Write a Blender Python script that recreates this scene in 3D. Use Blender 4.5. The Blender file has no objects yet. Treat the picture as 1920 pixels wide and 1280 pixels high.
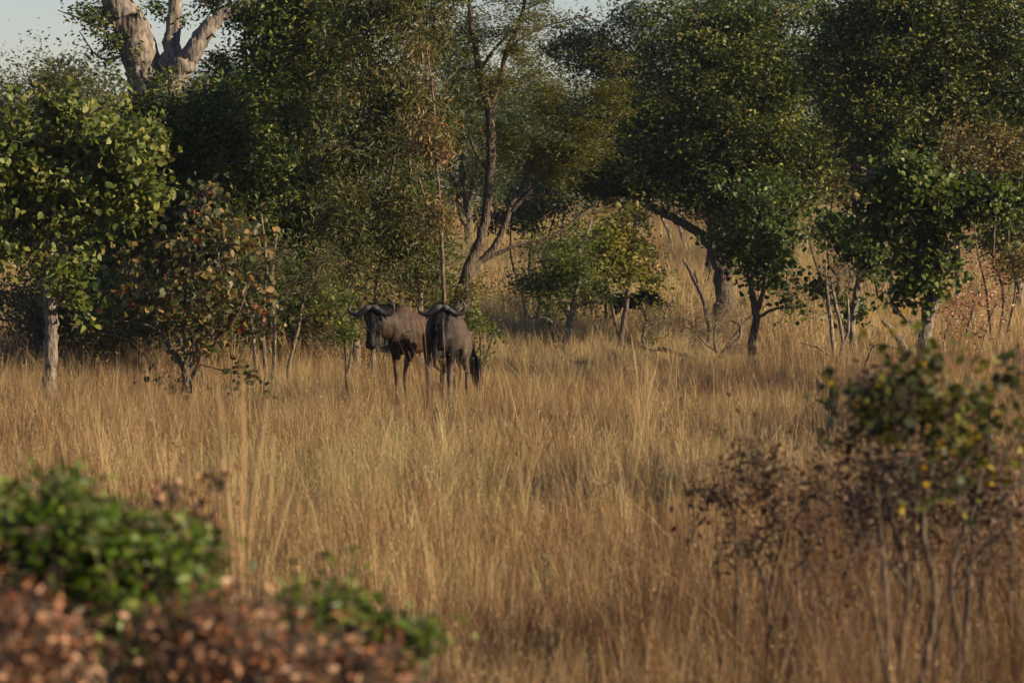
import bpy, math, random
import numpy as np
from mathutils import Vector, Matrix

# ------------------------------------------------------------------ camera, sky, sun
F, HC, HOR = 8000.0, 2.6, 403.0          # focal length in photo pixels, eye height, horizon row
scn = bpy.context.scene
cd = bpy.data.cameras.new('camera'); cam = bpy.data.objects.new('camera', cd)
scn.collection.objects.link(cam); scn.camera = cam
cd.sensor_width = 36.0; cd.lens = 36.0 * F / 1920.0
cd.clip_start = 0.5; cd.clip_end = 3000
cam.location = (0, 0, HC)
cam.rotation_euler = (math.radians(90) - math.atan((640 - HOR) / F), 0, 0)
cd.dof.use_dof = True; cd.dof.focus_distance = 66.0; cd.dof.aperture_fstop = 4.6

SUN_EL = math.radians(23); SUN_TH = math.radians(19)   # theta: from +X towards the viewer
to_sun = Vector((math.cos(SUN_EL) * math.cos(SUN_TH), -math.cos(SUN_EL) * math.sin(SUN_TH), math.sin(SUN_EL)))
w = bpy.data.worlds.new('World'); scn.world = w; w.use_nodes = True
nt = w.node_tree; bg = nt.nodes['Background']
sky = nt.nodes.new('ShaderNodeTexSky'); sky.sky_type = 'NISHITA'; sky.sun_disc = False
sky.sun_elevation = SUN_EL; sky.sun_rotation = math.atan2(to_sun.x, to_sun.y)
sky.air_density = 1.2; sky.dust_density = 0.3; sky.ozone_density = 3.5
wb = nt.nodes.new('ShaderNodeMix'); wb.data_type = 'RGBA'; wb.blend_type = 'MULTIPLY'; wb.inputs[0].default_value = 1; wb.inputs[7].default_value = (1.02, .98, 1.18, 1)
nt.links.new(sky.outputs[0], wb.inputs[6]); nt.links.new(wb.outputs[2], bg.inputs[0]); bg.inputs[1].default_value = 0.05
sd = bpy.data.lights.new('sun', 'SUN'); sd.energy = 5.0; sd.angle = math.radians(0.5); sd.color = (1.0, 0.82, 0.57)
sun = bpy.data.objects.new('sun', sd); scn.collection.objects.link(sun)
sun.rotation_euler = (-to_sun).to_track_quat('-Z', 'Y').to_euler()
scn.view_settings.view_transform = 'Standard'; scn.view_settings.look = 'None'
scn.view_settings.gamma = 1.0; scn.view_settings.exposure = 1.15
scn.render.engine = 'CYCLES'
cy = scn.cycles
cy.max_bounces = 5; cy.diffuse_bounces = 3; cy.glossy_bounces = 1; cy.transmission_bounces = 3; cy.volume_bounces = 0
cy.use_denoising = True
try: cy.denoiser = 'OPENIMAGEDENOISE'
except Exception: pass

# ------------------------------------------------------------------ helpers
rng = np.random.default_rng(7); random.seed(7)
C = scn.collection

def at(px, py, D):
    return np.array(((px - 960) / F * D, D, HC - (py - HOR) / F * D))
def gz(x, y):
    t = np.clip((np.asarray(y, float) - 88) / 62, 0, 1)
    return 0.05 * np.sin(x * 0.7 + 1.3) * np.cos(y * 0.33) + 0.04 * np.sin(y * 0.21 + x * 0.15) + 2.35 * t * t * (3 - 2 * t)   # the far side of the clearing rises gently

def tag(o, label=None, cat=None, group=None, kind=None):
    if label: o['label'] = label
    if cat: o['category'] = cat
    if group: o['group'] = group
    if kind: o['kind'] = kind
    return o
def thing(name, label, cat, loc, group=None, rz=0.0, scale=1.0):
    o = bpy.data.objects.new(name, None); C.objects.link(o); o.location = loc
    o.rotation_euler = (0, 0, rz); o.scale = (scale,) * 3; o.empty_display_size = 0.1
    return tag(o, label, cat, group)
def mesh_np(name, V, faces_n, idx, mat, attr=None, smooth=False):
    """V (n,3); idx flat loop vertex indices, faces of constant size faces_n"""
    me = bpy.data.meshes.new(name)
    V = np.asarray(V, np.float32); idx = np.asarray(idx, np.int32).ravel(); nf = len(idx) // faces_n
    me.vertices.add(len(V)); me.vertices.foreach_set('co', V.ravel())
    me.loops.add(len(idx)); me.loops.foreach_set('vertex_index', idx)
    me.polygons.add(nf); me.polygons.foreach_set('loop_start', np.arange(nf, dtype=np.int32) * faces_n)
    if smooth: me.polygons.foreach_set('use_smooth', np.ones(nf, bool))
    me.update(calc_edges=True)
    if attr is not None:
        a = me.attributes.new('tint', 'FLOAT', 'POINT'); a.data.foreach_set('value', np.asarray(attr, np.float32))
    if mat: me.materials.append(mat)
    return me
def link(name, me, parent=None, loc=(0, 0, 0)):
    o = bpy.data.objects.new(name, me); C.objects.link(o); o.location = loc
    if parent: o.parent = parent
    return o

# ------------------------------------------------------------------ materials
def ramp(nt, stops, interp='LINEAR'):
    r = nt.nodes.new('ShaderNodeValToRGB'); r.color_ramp.interpolation = interp
    e = r.color_ramp.elements
    while len(e) < len(stops): e.new(0.5)
    for i, (p, c) in enumerate(stops): e[i].position = p; e[i].color = (*c, 1)
    return r
def leaf_mat(name, stops, trans=0.35, rough=0.5, spec=0.25, inst=False, noise=None, obj_tint=False):
    m = bpy.data.materials.new(name); m.use_nodes = True; nt = m.node_tree; N = nt.nodes; L = nt.links
    N.clear(); out = N.new('ShaderNodeOutputMaterial'); pb = N.new('ShaderNodeBsdfPrincipled')
    tr = N.new('ShaderNodeBsdfTranslucent'); mx = N.new('ShaderNodeMixShader'); mx.inputs[0].default_value = trans
    at_ = N.new('ShaderNodeAttribute'); at_.attribute_name = 'tint'
    r = ramp(nt, stops); fac = at_.outputs['Fac']
    if inst:
        ai = N.new('ShaderNodeAttribute'); ai.attribute_type = 'INSTANCER'; ai.attribute_name = 'itint'
        ad = N.new('ShaderNodeMath'); ad.operation = 'MULTIPLY_ADD'
        ad.inputs[1].default_value = 0.42
        L.new(at_.outputs['Fac'], ad.inputs[0]); L.new(ai.outputs['Fac'], ad.inputs[2]); fac = ad.outputs[0]
    L.new(fac, r.inputs[0])
    L.new(r.outputs[0], pb.inputs['Base Color']); pb.inputs['Roughness'].default_value = rough
    pb.inputs['Specular IOR Level'].default_value = spec
    hs = N.new('ShaderNodeHueSaturation'); hs.inputs['Saturation'].default_value = 1.15; hs.inputs['Value'].default_value = 1.3
    hs.inputs['Hue'].default_value = 0.49
    L.new(r.outputs[0], hs.inputs['Color']); L.new(hs.outputs[0], tr.inputs[0])
    L.new(pb.outputs[0], mx.inputs[1]); L.new(tr.outputs[0], mx.inputs[2]); L.new(mx.outputs[0], out.inputs[0])
    return m
def bark_mat(name, c1, c2, scale=6.0, bump=0.6):
    m = bpy.data.materials.new(name); m.use_nodes = True; nt = m.node_tree; N = nt.nodes; L = nt.links
    pb = N['Principled BSDF']; pb.inputs['Roughness'].default_value = 0.9; pb.inputs['Specular IOR Level'].default_value = 0.15
    tc = N.new('ShaderNodeTexCoord'); mp = N.new('ShaderNodeMapping'); mp.inputs['Scale'].default_value = (scale * 3, scale * 3, scale * 0.6)
    n1 = N.new('ShaderNodeTexNoise'); n1.inputs['Scale'].default_value = 1.6; n1.inputs['Detail'].default_value = 6
    n2 = N.new('ShaderNodeTexVoronoi'); n2.inputs['Scale'].default_value = 1.8
    L.new(tc.outputs['Object'], mp.inputs[0]); L.new(mp.outputs[0], n1.inputs[0]); L.new(mp.outputs[0], n2.inputs[0])
    r = ramp(nt, [(0.32, c1), (0.68, c2)]); L.new(n1.outputs[0], r.inputs[0]); L.new(r.outputs[0], pb.inputs['Base Color'])
    mt = N.new('ShaderNodeMath'); mt.operation = 'ADD'; L.new(n1.outputs[0], mt.inputs[0]); L.new(n2.outputs[0], mt.inputs[1])
    b = N.new('ShaderNodeBump'); b.inputs['Strength'].default_value = bump; b.inputs['Distance'].default_value = 0.03
    L.new(mt.outputs[0], b.inputs['Height']); L.new(b.outputs[0], pb.inputs['Normal'])
    return m

M = {}
M['bark_grey'] = bark_mat('bark_grey', (0.045, 0.036, 0.028), (0.22, 0.18, 0.14), 5)
M['bark_dark'] = bark_mat('bark_dark', (0.035, 0.026, 0.02), (0.12, 0.09, 0.065), 7)
M['bark_tan'] = bark_mat('bark_tan', (0.05, 0.036, 0.024), (0.19, 0.14, 0.09), 8)
M['bark_big'] = bark_mat('bark_big', (0.055, 0.046, 0.038), (0.25, 0.205, 0.165), 2.5, 0.9)
M['bark_dead'] = bark_mat('bark_dead', (0.07, 0.05, 0.035), (0.22, 0.17, 0.12), 9)
G0 = (0.016, 0.028, 0.007); G1 = (0.036, 0.056, 0.010); G2 = (0.075, 0.095, 0.022); Y1 = (0.17, 0.15, 0.035)
BR = (0.13, 0.065, 0.025); RD = (0.20, 0.095, 0.035)
M['leaf_dark'] = leaf_mat('leaf_dark', [(0, G0), (0.45, G1), (0.66, (0.10, 0.12, 0.020)), (0.88, (0.28, 0.26, 0.065)), (1, BR)])
M['leaf_olive'] = leaf_mat('leaf_olive', [(0, (0.03, 0.04, 0.012)), (0.4, (0.050, 0.062, 0.015)), (0.75, (0.11, 0.11, 0.026)), (0.92, (0.17, 0.12, 0.04)), (1, RD)])
M['leaf_bright'] = leaf_mat('leaf_bright', [(0, (0.04, 0.06, 0.010)), (0.5, (0.09, 0.11, 0.016)), (0.85, (0.18, 0.18, 0.03)), (1, (0.24, 0.18, 0.04))], 0.4)
M['leaf_round'] = leaf_mat('leaf_round', [(0, (0.026, 0.044, 0.010)), (0.5, (0.075, 0.10, 0.018)), (0.85, (0.19, 0.20, 0.055)), (1, (0.23, 0.20, 0.05))], 0.4)
M['leaf_acacia'] = leaf_mat('leaf_acacia', [(0, (0.045, 0.055, 0.010)), (0.6, (0.095, 0.10, 0.017)), (1, (0.18, 0.14, 0.03))], 0.4)
M['leaf_far'] = leaf_mat('leaf_far', [(0, (0.022, 0.038, 0.012)), (0.6, (0.050, 0.070, 0.020)), (1, (0.13, 0.11, 0.035))], 0.3)
M['leaf_dry'] = leaf_mat('leaf_dry', [(0, (0.04, 0.05, 0.015)), (0.4, (0.09, 0.082, 0.022)), (0.7, (0.17, 0.115, 0.035)), (0.93, (0.26, 0.17, 0.07)), (1, (0.18, 0.06, 0.025))], 0.35)
M['leaf_red'] = leaf_mat('leaf_red', [(0, (0.07, 0.045, 0.018)), (0.3, (0.17, 0.06, 0.028)), (0.55, (0.30, 0.13, 0.06)), (0.8, (0.38, 0.20, 0.11)), (1, (0.46, 0.28, 0.17))], 0.3, 0.4)
M['leaf_green'] = leaf_mat('leaf_green', [(0, (0.022, 0.042, 0.007)), (0.5, (0.07, 0.125, 0.013)), (0.82, (0.19, 0.25, 0.035)), (1, (0.2, 0.22, 0.06))], 0.35, 0.4, 0.3)
M['leaf_front'] = leaf_mat('leaf_front', [(0, (0.025, 0.030, 0.012)), (0.4, (0.05, 0.06, 0.015)), (0.7, (0.11, 0.12, 0.022)), (0.93, (0.18, 0.15, 0.03)), (1, (0.32, 0.2, 0.02))], 0.4)
M['leaf_brown'] = leaf_mat('leaf_brown', [(0, (0.035, 0.020, 0.012)), (0.5, (0.09, 0.05, 0.026)), (1, (0.2, 0.12, 0.06))], 0.25)
M['grass'] = leaf_mat('grass', [(0.0, (0.055, 0.028, 0.014)), (0.18, (0.125, 0.062, 0.028)), (0.40, (0.235, 0.14, 0.060)), (0.6, (0.33, 0.225, 0.098)), (0.74, (0.43, 0.32, 0.155)), (0.86, (0.20, 0.18, 0.065)), (1.0, (0.10, 0.12, 0.03))], 0.3, 0.55, 0.25, inst=True)

# ------------------------------------------------------------------ ground
def soil():
    m = bpy.data.materials.new('soil'); m.use_nodes = True; nt = m.node_tree; N = nt.nodes; L = nt.links
    pb = N['Principled BSDF']; pb.inputs['Roughness'].default_value = 0.95; pb.inputs['Specular IOR Level'].default_value = 0.1
    tc = N.new('ShaderNodeTexCoord')
    n1 = N.new('ShaderNodeTexNoise'); n1.inputs['Scale'].default_value = 0.35; n1.inputs['Detail'].default_value = 5
    n2 = N.new('ShaderNodeTexNoise'); n2.inputs['Scale'].default_value = 14; n2.inputs['Detail'].default_value = 8; n2.inputs['Roughness'].default_value = 0.7
    L.new(tc.outputs['Object'], n1.inputs[0]); L.new(tc.outputs['Object'], n2.inputs[0])
    r1 = ramp(nt, [(0.35, (0.07, 0.045, 0.026)), (0.65, (0.15, 0.10, 0.055))]); L.new(n1.outputs[0], r1.inputs[0])
    r2 = ramp(nt, [(0.35, (0.45, 0.42, 0.4)), (0.6, (1, 1, 1))]); L.new(n2.outputs[0], r2.inputs[0])
    mx = N.new('ShaderNodeMix'); mx.data_type = 'RGBA'; mx.blend_type = 'MULTIPLY'; mx.inputs[0].default_value = 1
    L.new(r1.outputs[0], mx.inputs[6]); L.new(r2.outputs[0], mx.inputs[7]); L.new(mx.outputs[2], pb.inputs['Base Color'])
    b = N.new('ShaderNodeBump'); b.inputs['Distance'].default_value = 0.05; L.new(n2.outputs[0], b.inputs['Height']); L.new(b.outputs[0], pb.inputs['Normal'])
    return m
def build_ground():
    xs = np.concatenate([[-1500, -600, -200, -80], np.arange(-40, 40.1, 0.8), [80, 200, 600, 1500]])
    ys = np.concatenate([[-300, -60], np.arange(-10, 60, 1.0), np.arange(60, 180, 2.0), [200, 260, 400, 800, 1500, 2500]])
    X, Y = np.meshgrid(xs, ys); fade = Y > -1e9
    Z = gz(X, Y)
    nx, ny = len(xs), len(ys)
    V = np.stack([X, Y, Z], -1).reshape(-1, 3)
    i = np.arange(ny - 1)[:, None] * nx + np.arange(nx - 1)[None]
    q = np.stack([i, i + 1, i + nx + 1, i + nx], -1).reshape(-1)
    tag(link('ground', mesh_np('ground', V, 4, q, soil(), smooth=True)), kind='structure')
build_ground()

# ------------------------------------------------------------------ tubes
def catmull(P, n=6):
    P = np.asarray(P, float)
    if len(P) < 3: 
        t = np.linspace(0, 1, n + 1)[:, None]; return P[0] * (1 - t) + P[-1] * t
    Q = np.vstack([2 * P[0] - P[1], P, 2 * P[-1] - P[-2]]); out = []
    for i in range(1, len(Q) - 2):
        t = np.linspace(0, 1, n, endpoint=False)[:, None]
        p0, p1, p2, p3 = Q[i - 1:i + 3]
        out.append(0.5 * (2 * p1 + (p2 - p0) * t + (2 * p0 - 5 * p1 + 4 * p2 - p3) * t ** 2 + (3 * p1 - p0 - 3 * p2 + p3) * t ** 3))
    out.append(P[-1][None]); return np.vstack(out)
class Tubes:
    def __init__(s): s.V = []; s.I = []; s.n = 0
    def add(s, P, R, sides=8, rough=0.0, cap=True):
        P = np.asarray(P, float); R = np.asarray(R, float); n = len(P)
        T = np.gradient(P, axis=0); T /= np.linalg.norm(T, axis=1)[:, None] + 1e-9
        ref = np.array((0.13, 1.0, 0.21)); 
        if abs(T[:, 1]).mean() > 0.9: ref = np.array((0.1, 0.2, 1.0))
        U = np.cross(T, ref); U /= np.linalg.norm(U, axis=1)[:, None] + 1e-9; W = np.cross(T, U)
        a = np.arange(sides) / sides * 2 * math.pi
        rr = R[:, None] * (1 + (rough * rng.normal(size=(n, sides)) if rough else 0))
        V = P[:, None] + (np.cos(a)[None] * rr)[..., None] * U[:, None] + (np.sin(a)[None] * rr)[..., None] * W[:, None]
        i = (np.arange(n - 1)[:, None] * sides + np.arange(sides)[None]); j = (np.arange(n - 1)[:, None] * sides + (np.arange(sides)[None] + 1) % sides)
        q = np.stack([i, j, j + sides, i + sides], -1).reshape(-1) + s.n
        s.V.append(V.reshape(-1, 3)); s.I.append(q); s.n += n * sides
        if cap:
            for e, base in ((P[-1] + T[-1] * R[-1] * 0.6, (n - 1) * sides), (P[0] - T[0] * R[0] * 0.3, 0)):
                s.V.append(e[None]); b = s.n - n * sides if False else None
                k = np.arange(sides); off = s.n0 = s.n
                st = off - n * sides - (0 if base else 0)
                s._cap(off, base, sides, n); s.n += 1
        return P
    def _cap(s, off, base, sides, n):
        # start of this tube's rings
        st = getattr(s, '_start', None)
        k = np.arange(sides); first = s._ring0 + base
        q = np.stack([first + k, first + (k + 1) % sides, np.full(sides, off), np.full(sides, off)], -1)
        s.I.append(q.reshape(-1))
    def mesh(s, name, mat, origin, smooth=True):
        V = np.vstack(s.V) - np.asarray(origin)
        return mesh_np(name, V, 4, np.concatenate(s.I), mat, smooth=smooth)
# (caps use degenerate quads; simpler: shrink the last ring to a near point instead)
def tube_add(t, P, R, sides=8, rough=0.0):
    P = np.asarray(P, float); R = np.asarray(R, float)
    d = P[-1] - P[-2]; d /= np.linalg.norm(d) + 1e-9
    P2 = np.vstack([P, P[-1] + d * R[-1] * 0.5]); R2 = np.append(R, R[-1] * 0.05)
    t.add(P2, R2, sides, rough, cap=False)

# ------------------------------------------------------------------ leaves
# templates: unit length along +Y, normal +Z
T_OVAL = (np.array([(0, 0, 0), (-.23, .45, .06), (0, 1, -.05), (.23, .45, .06)]), [0, 3, 2, 1])
T_OVAL = (T_OVAL[0], np.array([[0, 2, 1, 1], [0, 3, 2, 2]]))
def tmpl(kind):
    if kind == 'oval': V = [(0, 0, 0), (.24, .42, .07), (0, 1, -.06), (-.24, .42, .07)]; Fq = [(0, 1, 2), (0, 2, 3)]
    elif kind == 'long': V = [(0, 0, 0), (.13, .4, .04), (0, 1, -.15), (-.13, .4, .04)]; Fq = [(0, 1, 2), (0, 2, 3)]
    elif kind == 'round': V = [(0, 0, 0), (.34, .20, .13), (.42, .58, .10), (0, 1, -.10), (-.40, .62, .14), (-.36, .24, .12)]; Fq = [(0, 1, 2), (0, 2, 3), (0, 3, 4), (0, 4, 5)]
    elif kind == 'fine': V = [(0, 0, 0), (.16, .5, 0.02), (0, 1, -.05), (-.16, .5, 0.02)]; Fq = [(0, 1, 2), (0, 2, 3)]
    return np.array(V, float), np.array(Fq)
def leaf_frames(n, droop=0.3, face=None, flat=0.0):
    """random leaf directions (y axis) and normals (z axis)"""
    d = rng.normal(size=(n, 3)); d[:, 2] = d[:, 2] * (0.6 - 0.4 * flat) - droop
    d /= np.linalg.norm(d, axis=1)[:, None]
    nn = rng.normal(size=(n, 3)) * (1 - 0.6 * flat); nn[:, 2] += 0.5 + flat
    x = np.cross(d, nn); x /= np.linalg.norm(x, axis=1)[:, None] + 1e-9; z = np.cross(x, d)
    return x, d, z
def leaves_mesh(name, P, size, kind, mat, origin, droop, flat, tint):
    V, Fq = tmpl(kind); n = len(P); k = len(V)
    x, y, z = leaf_frames(n, droop, flat=flat)
    s = size[:, None, None]
    W = (V[None, :, 0, None] * x[:, None] + V[None, :, 1, None] * y[:, None] + V[None, :, 2, None] * z[:, None]) * s + P[:, None]
    idx = (np.arange(n)[:, None, None] * k + Fq[None]).reshape(-1)
    return mesh_np(name, (W - np.asarray(origin)).reshape(-1, 3), 3, idx, mat, np.repeat(tint, k)), (x, y, z)
_leaf_cache = {}
def leaf_variants(kind, mat, n=10):
    key = (kind, mat.name)
    if key not in _leaf_cache:
        V, Fq = tmpl(kind)
        _leaf_cache[key] = [mesh_np('leaf', V * np.array((random.uniform(.85, 1.15), 1, random.uniform(.3, 1.8))), 3, Fq, mat, np.full(len(V), (i + .5) / n)) for i in range(n)]
    return _leaf_cache[key]

# ------------------------------------------------------------------ trees and bushes
def pxpath(D, pts, n=6):
    """pts: (px, py, depth offset, radius in photo px)"""
    P = np.array([at(p[0], p[1], D + p[2]) for p in pts]); R = np.array([p[3] * (D + p[2]) / F for p in pts])
    Q = catmull(P, n); t = np.linspace(0, len(pts) - 1, len(Q)); return Q, np.interp(t, np.arange(len(pts)), R)

def tree(name, label, cat, D, stems, blobs, leaf='oval', mat='leaf_dark', bark='bark_dark', size=0.09, per=45, spread=0.28,
         droop=0.3, flat=0.0, singles=0, group=None, twig=0.006, tone=0.0, tvar=0.22, ground=True, zsq=0.8, bare=0.0, clump=1.0, limb='limb'):
    """stems: px polylines (first is the trunk, starting at the ground); blobs: (px, py, rx, ry, depth radius m, depth offset, clusters)"""
    paths = []
    for k, s in enumerate(stems):
        Q, R = pxpath(D, s); 
        if len(Q) > 4:
            Q[1:-1] += rng.normal(size=(len(Q) - 2, 3)) * R[1:-1, None] * 0.12
        if (k == 0 or (len(s[0]) > 4)) and ground:
            g = gz(Q[0, 0], Q[0, 1])
            if Q[0, 2] > g - 0.1:
                m = max(1, int((Q[0, 2] - g) / 0.25)); zs = np.linspace(g - 0.12, Q[0, 2], m + 1)[:-1]
                ext = np.stack([np.full(m, Q[0, 0]), np.full(m, Q[0, 1]), zs], 1)
                R = np.concatenate([np.linspace(R[0] * 1.3, R[0] * 1.05, m), R]); Q = np.vstack([ext, Q])
        paths.append((Q, R))
    base = np.array((paths[0][0][0, 0], paths[0][0][0, 1], gz(paths[0][0][0, 0], paths[0][0][0, 1])))
    root = thing(name, label, cat, base, group)
    for k, (Q, R) in enumerate(paths):
        t = Tubes(); sides = 12 if R.max() > 0.08 else (8 if R.max() > 0.02 else 5)
        tube_add(t, Q, R, sides, 0.05)
        link('trunk' if k == 0 else ('trunk' if len(stems[k][0]) > 4 else limb), t.mesh('trunk' if k == 0 else limb, M[bark], base), root)
    # cluster centres
    cs = []
    for (px, py, rx, ry, rd, dd, n) in blobs:
        nb = max(2, int(round(n / 6.5)))          # boughs: leaf clusters gather on them and leave gaps between
        ub = rng.normal(size=(nb, 3)); ub /= np.linalg.norm(ub, axis=1)[:, None]; ub *= (rng.random(nb) ** (1 / 2.2) * (1 + 0.22 * np.abs(rng.normal(size=nb))))[:, None]
        u = ub[rng.integers(0, nb, n)] + rng.normal(size=(n, 3)) * np.array((.24, .26, .17)) * clump
        c = at(px, py, D + dd); s = (D + dd) / F
        cs.append(c + u * np.array((rx * s, rd, ry * s)))
    cs = np.vstack(cs) if cs else np.zeros((0, 3))
    cs = cs[cs[:, 2] > gz(cs[:, 0], cs[:, 1]) + 0.12]
    nodes = np.vstack([p[0][len(p[0]) // 4 if i == 0 else 0:] for i, p in enumerate(paths)]); nr = np.concatenate([p[1][len(p[0]) // 4 if i == 0 else 0:] for i, p in enumerate(paths)])
    depth = np.zeros(len(nodes))
    if len(cs):
        d0 = np.array([np.min(np.linalg.norm(nodes - c, axis=1)) for c in cs]); order = np.argsort(d0)
        tw = Tubes(); lp = []; li = []
        for ci in order:
            c = cs[ci]; dv = c - nodes; dist = np.linalg.norm(dv, axis=1)
            pen = dist + 0.6 * np.maximum(0, -dv[:, 2]) + 0.10 * depth
            k = int(np.argmin(pen)); a = nodes[k]; Ld = dist[k]
            m = max(3, min(7, int(Ld / 0.16) + 2)); tt = np.linspace(0, 1, m)[:, None]
            bend = rng.normal(size=3) * 0.16 * Ld; bend[2] += 0.10 * Ld
            P = a * (1 - tt) + c * tt + bend * (4 * tt * (1 - tt)) + rng.normal(size=(m, 3)) * 0.03 * Ld * (tt > 0) * (tt < 1)
            r0 = min(nr[k] * 0.75, twig * 0.8 + 0.012 * Ld); r1 = max(0.0025, twig * 0.45)
            R = np.linspace(max(r0, r1), r1, m)
            tube_add(tw, P, R, 4)
            nodes = np.vstack([nodes, P[1:]]); nr = np.concatenate([nr, R[1:]]); depth = np.concatenate([depth, np.full(m - 1, depth[k] + 1)])
            # side sprigs
            for q in range(3 if D < 90 else 1):
                e = c + rng.normal(size=3) * spread * 0.8; b = P[rng.integers(m // 2, m)]
                mid = (b + e) / 2 + rng.normal(size=3) * 0.04
                tube_add(tw, np.array([b, mid, e]), np.array([r1, r1 * 0.8, r1 * 0.5]), 3)
                if rng.random() > bare: lp.append(e); li.append(0.5)
            if rng.random() > bare: lp.append(c); li.append(1.0)
        link('twigs', tw.mesh('twigs', M[bark], base), root)['kind'] = 'stuff'
        if per and lp:
            lp = np.array(lp); li = np.array(li); cnt = rng.poisson(per * ((1.35 if D < 100 else 1.0) if D > 30 else .85) * li * rng.uniform(0.3, 1.7, len(li)) / (0.625 * (4 if D < 90 else 2)) )
            rep = np.repeat(np.arange(len(lp)), cnt); n = len(rep)
            off = rng.normal(size=(n, 3)) * spread * 0.48; off[:, 2] *= zsq
            P = lp[rep] + off; P = P[P[:, 2] > gz(P[:, 0], P[:, 1]) + 0.08]; n = len(P)
            ct = rng.normal(size=len(lp)) * tvar * 0.6
            tint = np.clip(0.45 + tone + ct[rep[:n]] + rng.normal(size=n) * tvar * 0.9, 0, 1)
            sz = size * (0.42 + 0.85 * rng.beta(2.2, 2.0, n))
            if singles:
                key = -(P[:, 1]) + rng.normal(size=n) * 0.5 * (P[:, 1].max() - P[:, 1].min()) * 0.15 + 3 * (sz / size)
                inview = (np.abs(P[:, 0]) < 0.118 * P[:, 1]); key = np.where(inview, key, -1e9)
                o = np.argsort(-key)[:min(singles, n)]; sel = np.zeros(n, bool); sel[o] = True
                var = leaf_variants(leaf, M[mat]); x, y, z = leaf_frames(len(o), droop, flat=flat)
                for q, i in enumerate(o):
                    ob = bpy.data.objects.new('leaf', var[min(9, int(tint[i] * 10))])
                    mt = Matrix((x[q], y[q], z[q])).transposed().to_4x4(); mt.translation = Vector(P[i] - base)
                    ob.matrix_local = mt @ Matrix.Scale(float(sz[i]), 4); C.objects.link(ob); ob.parent = root
                P, tint, sz = P[~sel], tint[~sel], sz[~sel]
            me, _ = leaves_mesh('foliage', P, sz, leaf, M[mat], base, droop, flat, tint)
            link('foliage', me, root)['kind'] = 'stuff'
    return root

exec_order = []
# --- far wood: generic trees well behind the clearing
def far_tree(px, top, D, halfw, label, mat='leaf_far', dens=130, low=395, group='trees of the far wood', size=0.13, per=55, bark='bark_dark'):
    by = HOR + F * (HC - float(gz(0, D))) / D + 8; w_ = halfw
    stems = [[(px, by, 0, 9 * 100 / D * 1.1), (px + 8, by - 60, 0.2, 8), (px - 6, (by + top) / 2, 0, 5), (px + 4, top + 50, 0, 2)],
             [(px, by - 60, 0, 6), (px - w_ * .4, (by + top) / 2 - 20, 0.3, 4), (px - w_ * .7, top + 90, 0.5, 1.5)],
             [(px + 5, by - 80, 0, 6), (px + w_ * .4, (by + top) / 2 - 30, -0.3, 4), (px + w_ * .7, top + 90, 0.5, 1.5)]]
    hgt = low - top
    r = random.Random(int(px * 7 + D))
    blobs = []
    for i in range(6):
        bx = px + r.uniform(-0.6, 0.6) * w_; byy = top + hgt * r.uniform(0.22, 0.85)
        blobs.append((bx, byy, w_ * r.uniform(.35, .55), hgt * r.uniform(.14, .24), 1.5, r.uniform(-1, 1), dens // 6))
    blobs.append((px, top + hgt * .3, w_ * .5, hgt * .28, 1.6, 0, dens // 4))
    tree('tree', label, 'tree', D, stems, blobs, 'oval', mat, bark, size, per, 0.55, 0.2, 0.3, group=group, twig=0.02, tvar=0.2)
FAR = [
 (-60, 90, 130, 170, 'far olive tree beyond the left edge of the wood'),
 (90, 70, 105, 150, 'pale olive tree under open sky, left of the huge forked trunk'),
 (235, 150, 140, 110, 'distant dull green tree just behind the huge forked trunk'),
 (450, 110, 150, 130, 'distant tree behind the dark thicket, right of the forked trunk'),
 (600, 10, 145, 140, 'distant tree behind the middle of the dark thicket'),
 (800, 30, 150, 130, 'distant tree behind the feathery thorn tree, on its left'),
 (960, 95, 150, 90, 'distant blue green tree seen between the thorn tree stems'),
 (1040, 120, 160, 110, 'distant hazy tree below the gap of sky, right of the thorn tree'),
 (1130, 150, 150, 110, 'distant hazy tree behind the leaning grey dead sticks'),
 (1250, 90, 140, 140, 'distant tree behind the leaning limb of the broad dark tree'),
 (1420, 60, 150, 150, 'distant tree hidden behind the broad dark tree'),
 (1570, 110, 150, 130, 'distant rusty tree between the broad dark tree and the right edge'),
 (1720, 90, 140, 140, 'distant tree behind the round leaved tree on the right'),
 (1880, 60, 130, 150, 'distant tree at the right edge of the wood'),
 (870, 60, 125, 110, 'distant dark tree directly behind the fork of the thorn tree'),
 (980, 190, 128, 100, 'distant low tree right behind the stems of the thorn tree'),
 (1600, 20, 118, 120, 'distant tree filling the notch left of the crooked limbs'),
 (350, 140, 128, 110, 'distant tree right behind the fork of the pale trunk'),
 (2060, 60, 120, 150, 'distant tree beyond the right edge'),
]
for (px, top, D, hw, lab) in FAR:
    far_tree(px, top, D, hw, lab, 'leaf_olive' if 'rusty' in lab or 'olive' in lab else 'leaf_far')
# continuous low wood behind them closes the horizon
def back_wood():
    n = 70000; D = rng.uniform(165, 215, n); px = rng.uniform(-500, 2400, n)
    hgt = 4.3 + 1.4 * np.sin(px * 0.011) + 1.1 * np.sin(px * 0.029 + 2) + rng.normal(size=n) * 0.4
    z = rng.random(n) ** 0.8 * hgt
    P = np.stack([(px - 960) / F * D, D, z], 1); cl = (rng.random((n, 3)) - .5) * 1.2
    P = np.round(P / 1.1) * 1.1 + rng.normal(size=(n, 3)) * 0.42; P[:, 2] = np.abs(P[:, 2]) + 2.3
    me, _ = leaves_mesh('far_wood', P, rng.uniform(0.18, 0.34, n), 'oval', M['leaf_far'], (0, 0, 0), 0.1, 0.2, np.clip(0.4 + rng.normal(size=n) * 0.25, 0, 1))
    tag(link('far_wood', me), 'continuous dull green wood closing the horizon behind all the trees', 'wood', kind='stuff')
back_wood()

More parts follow.
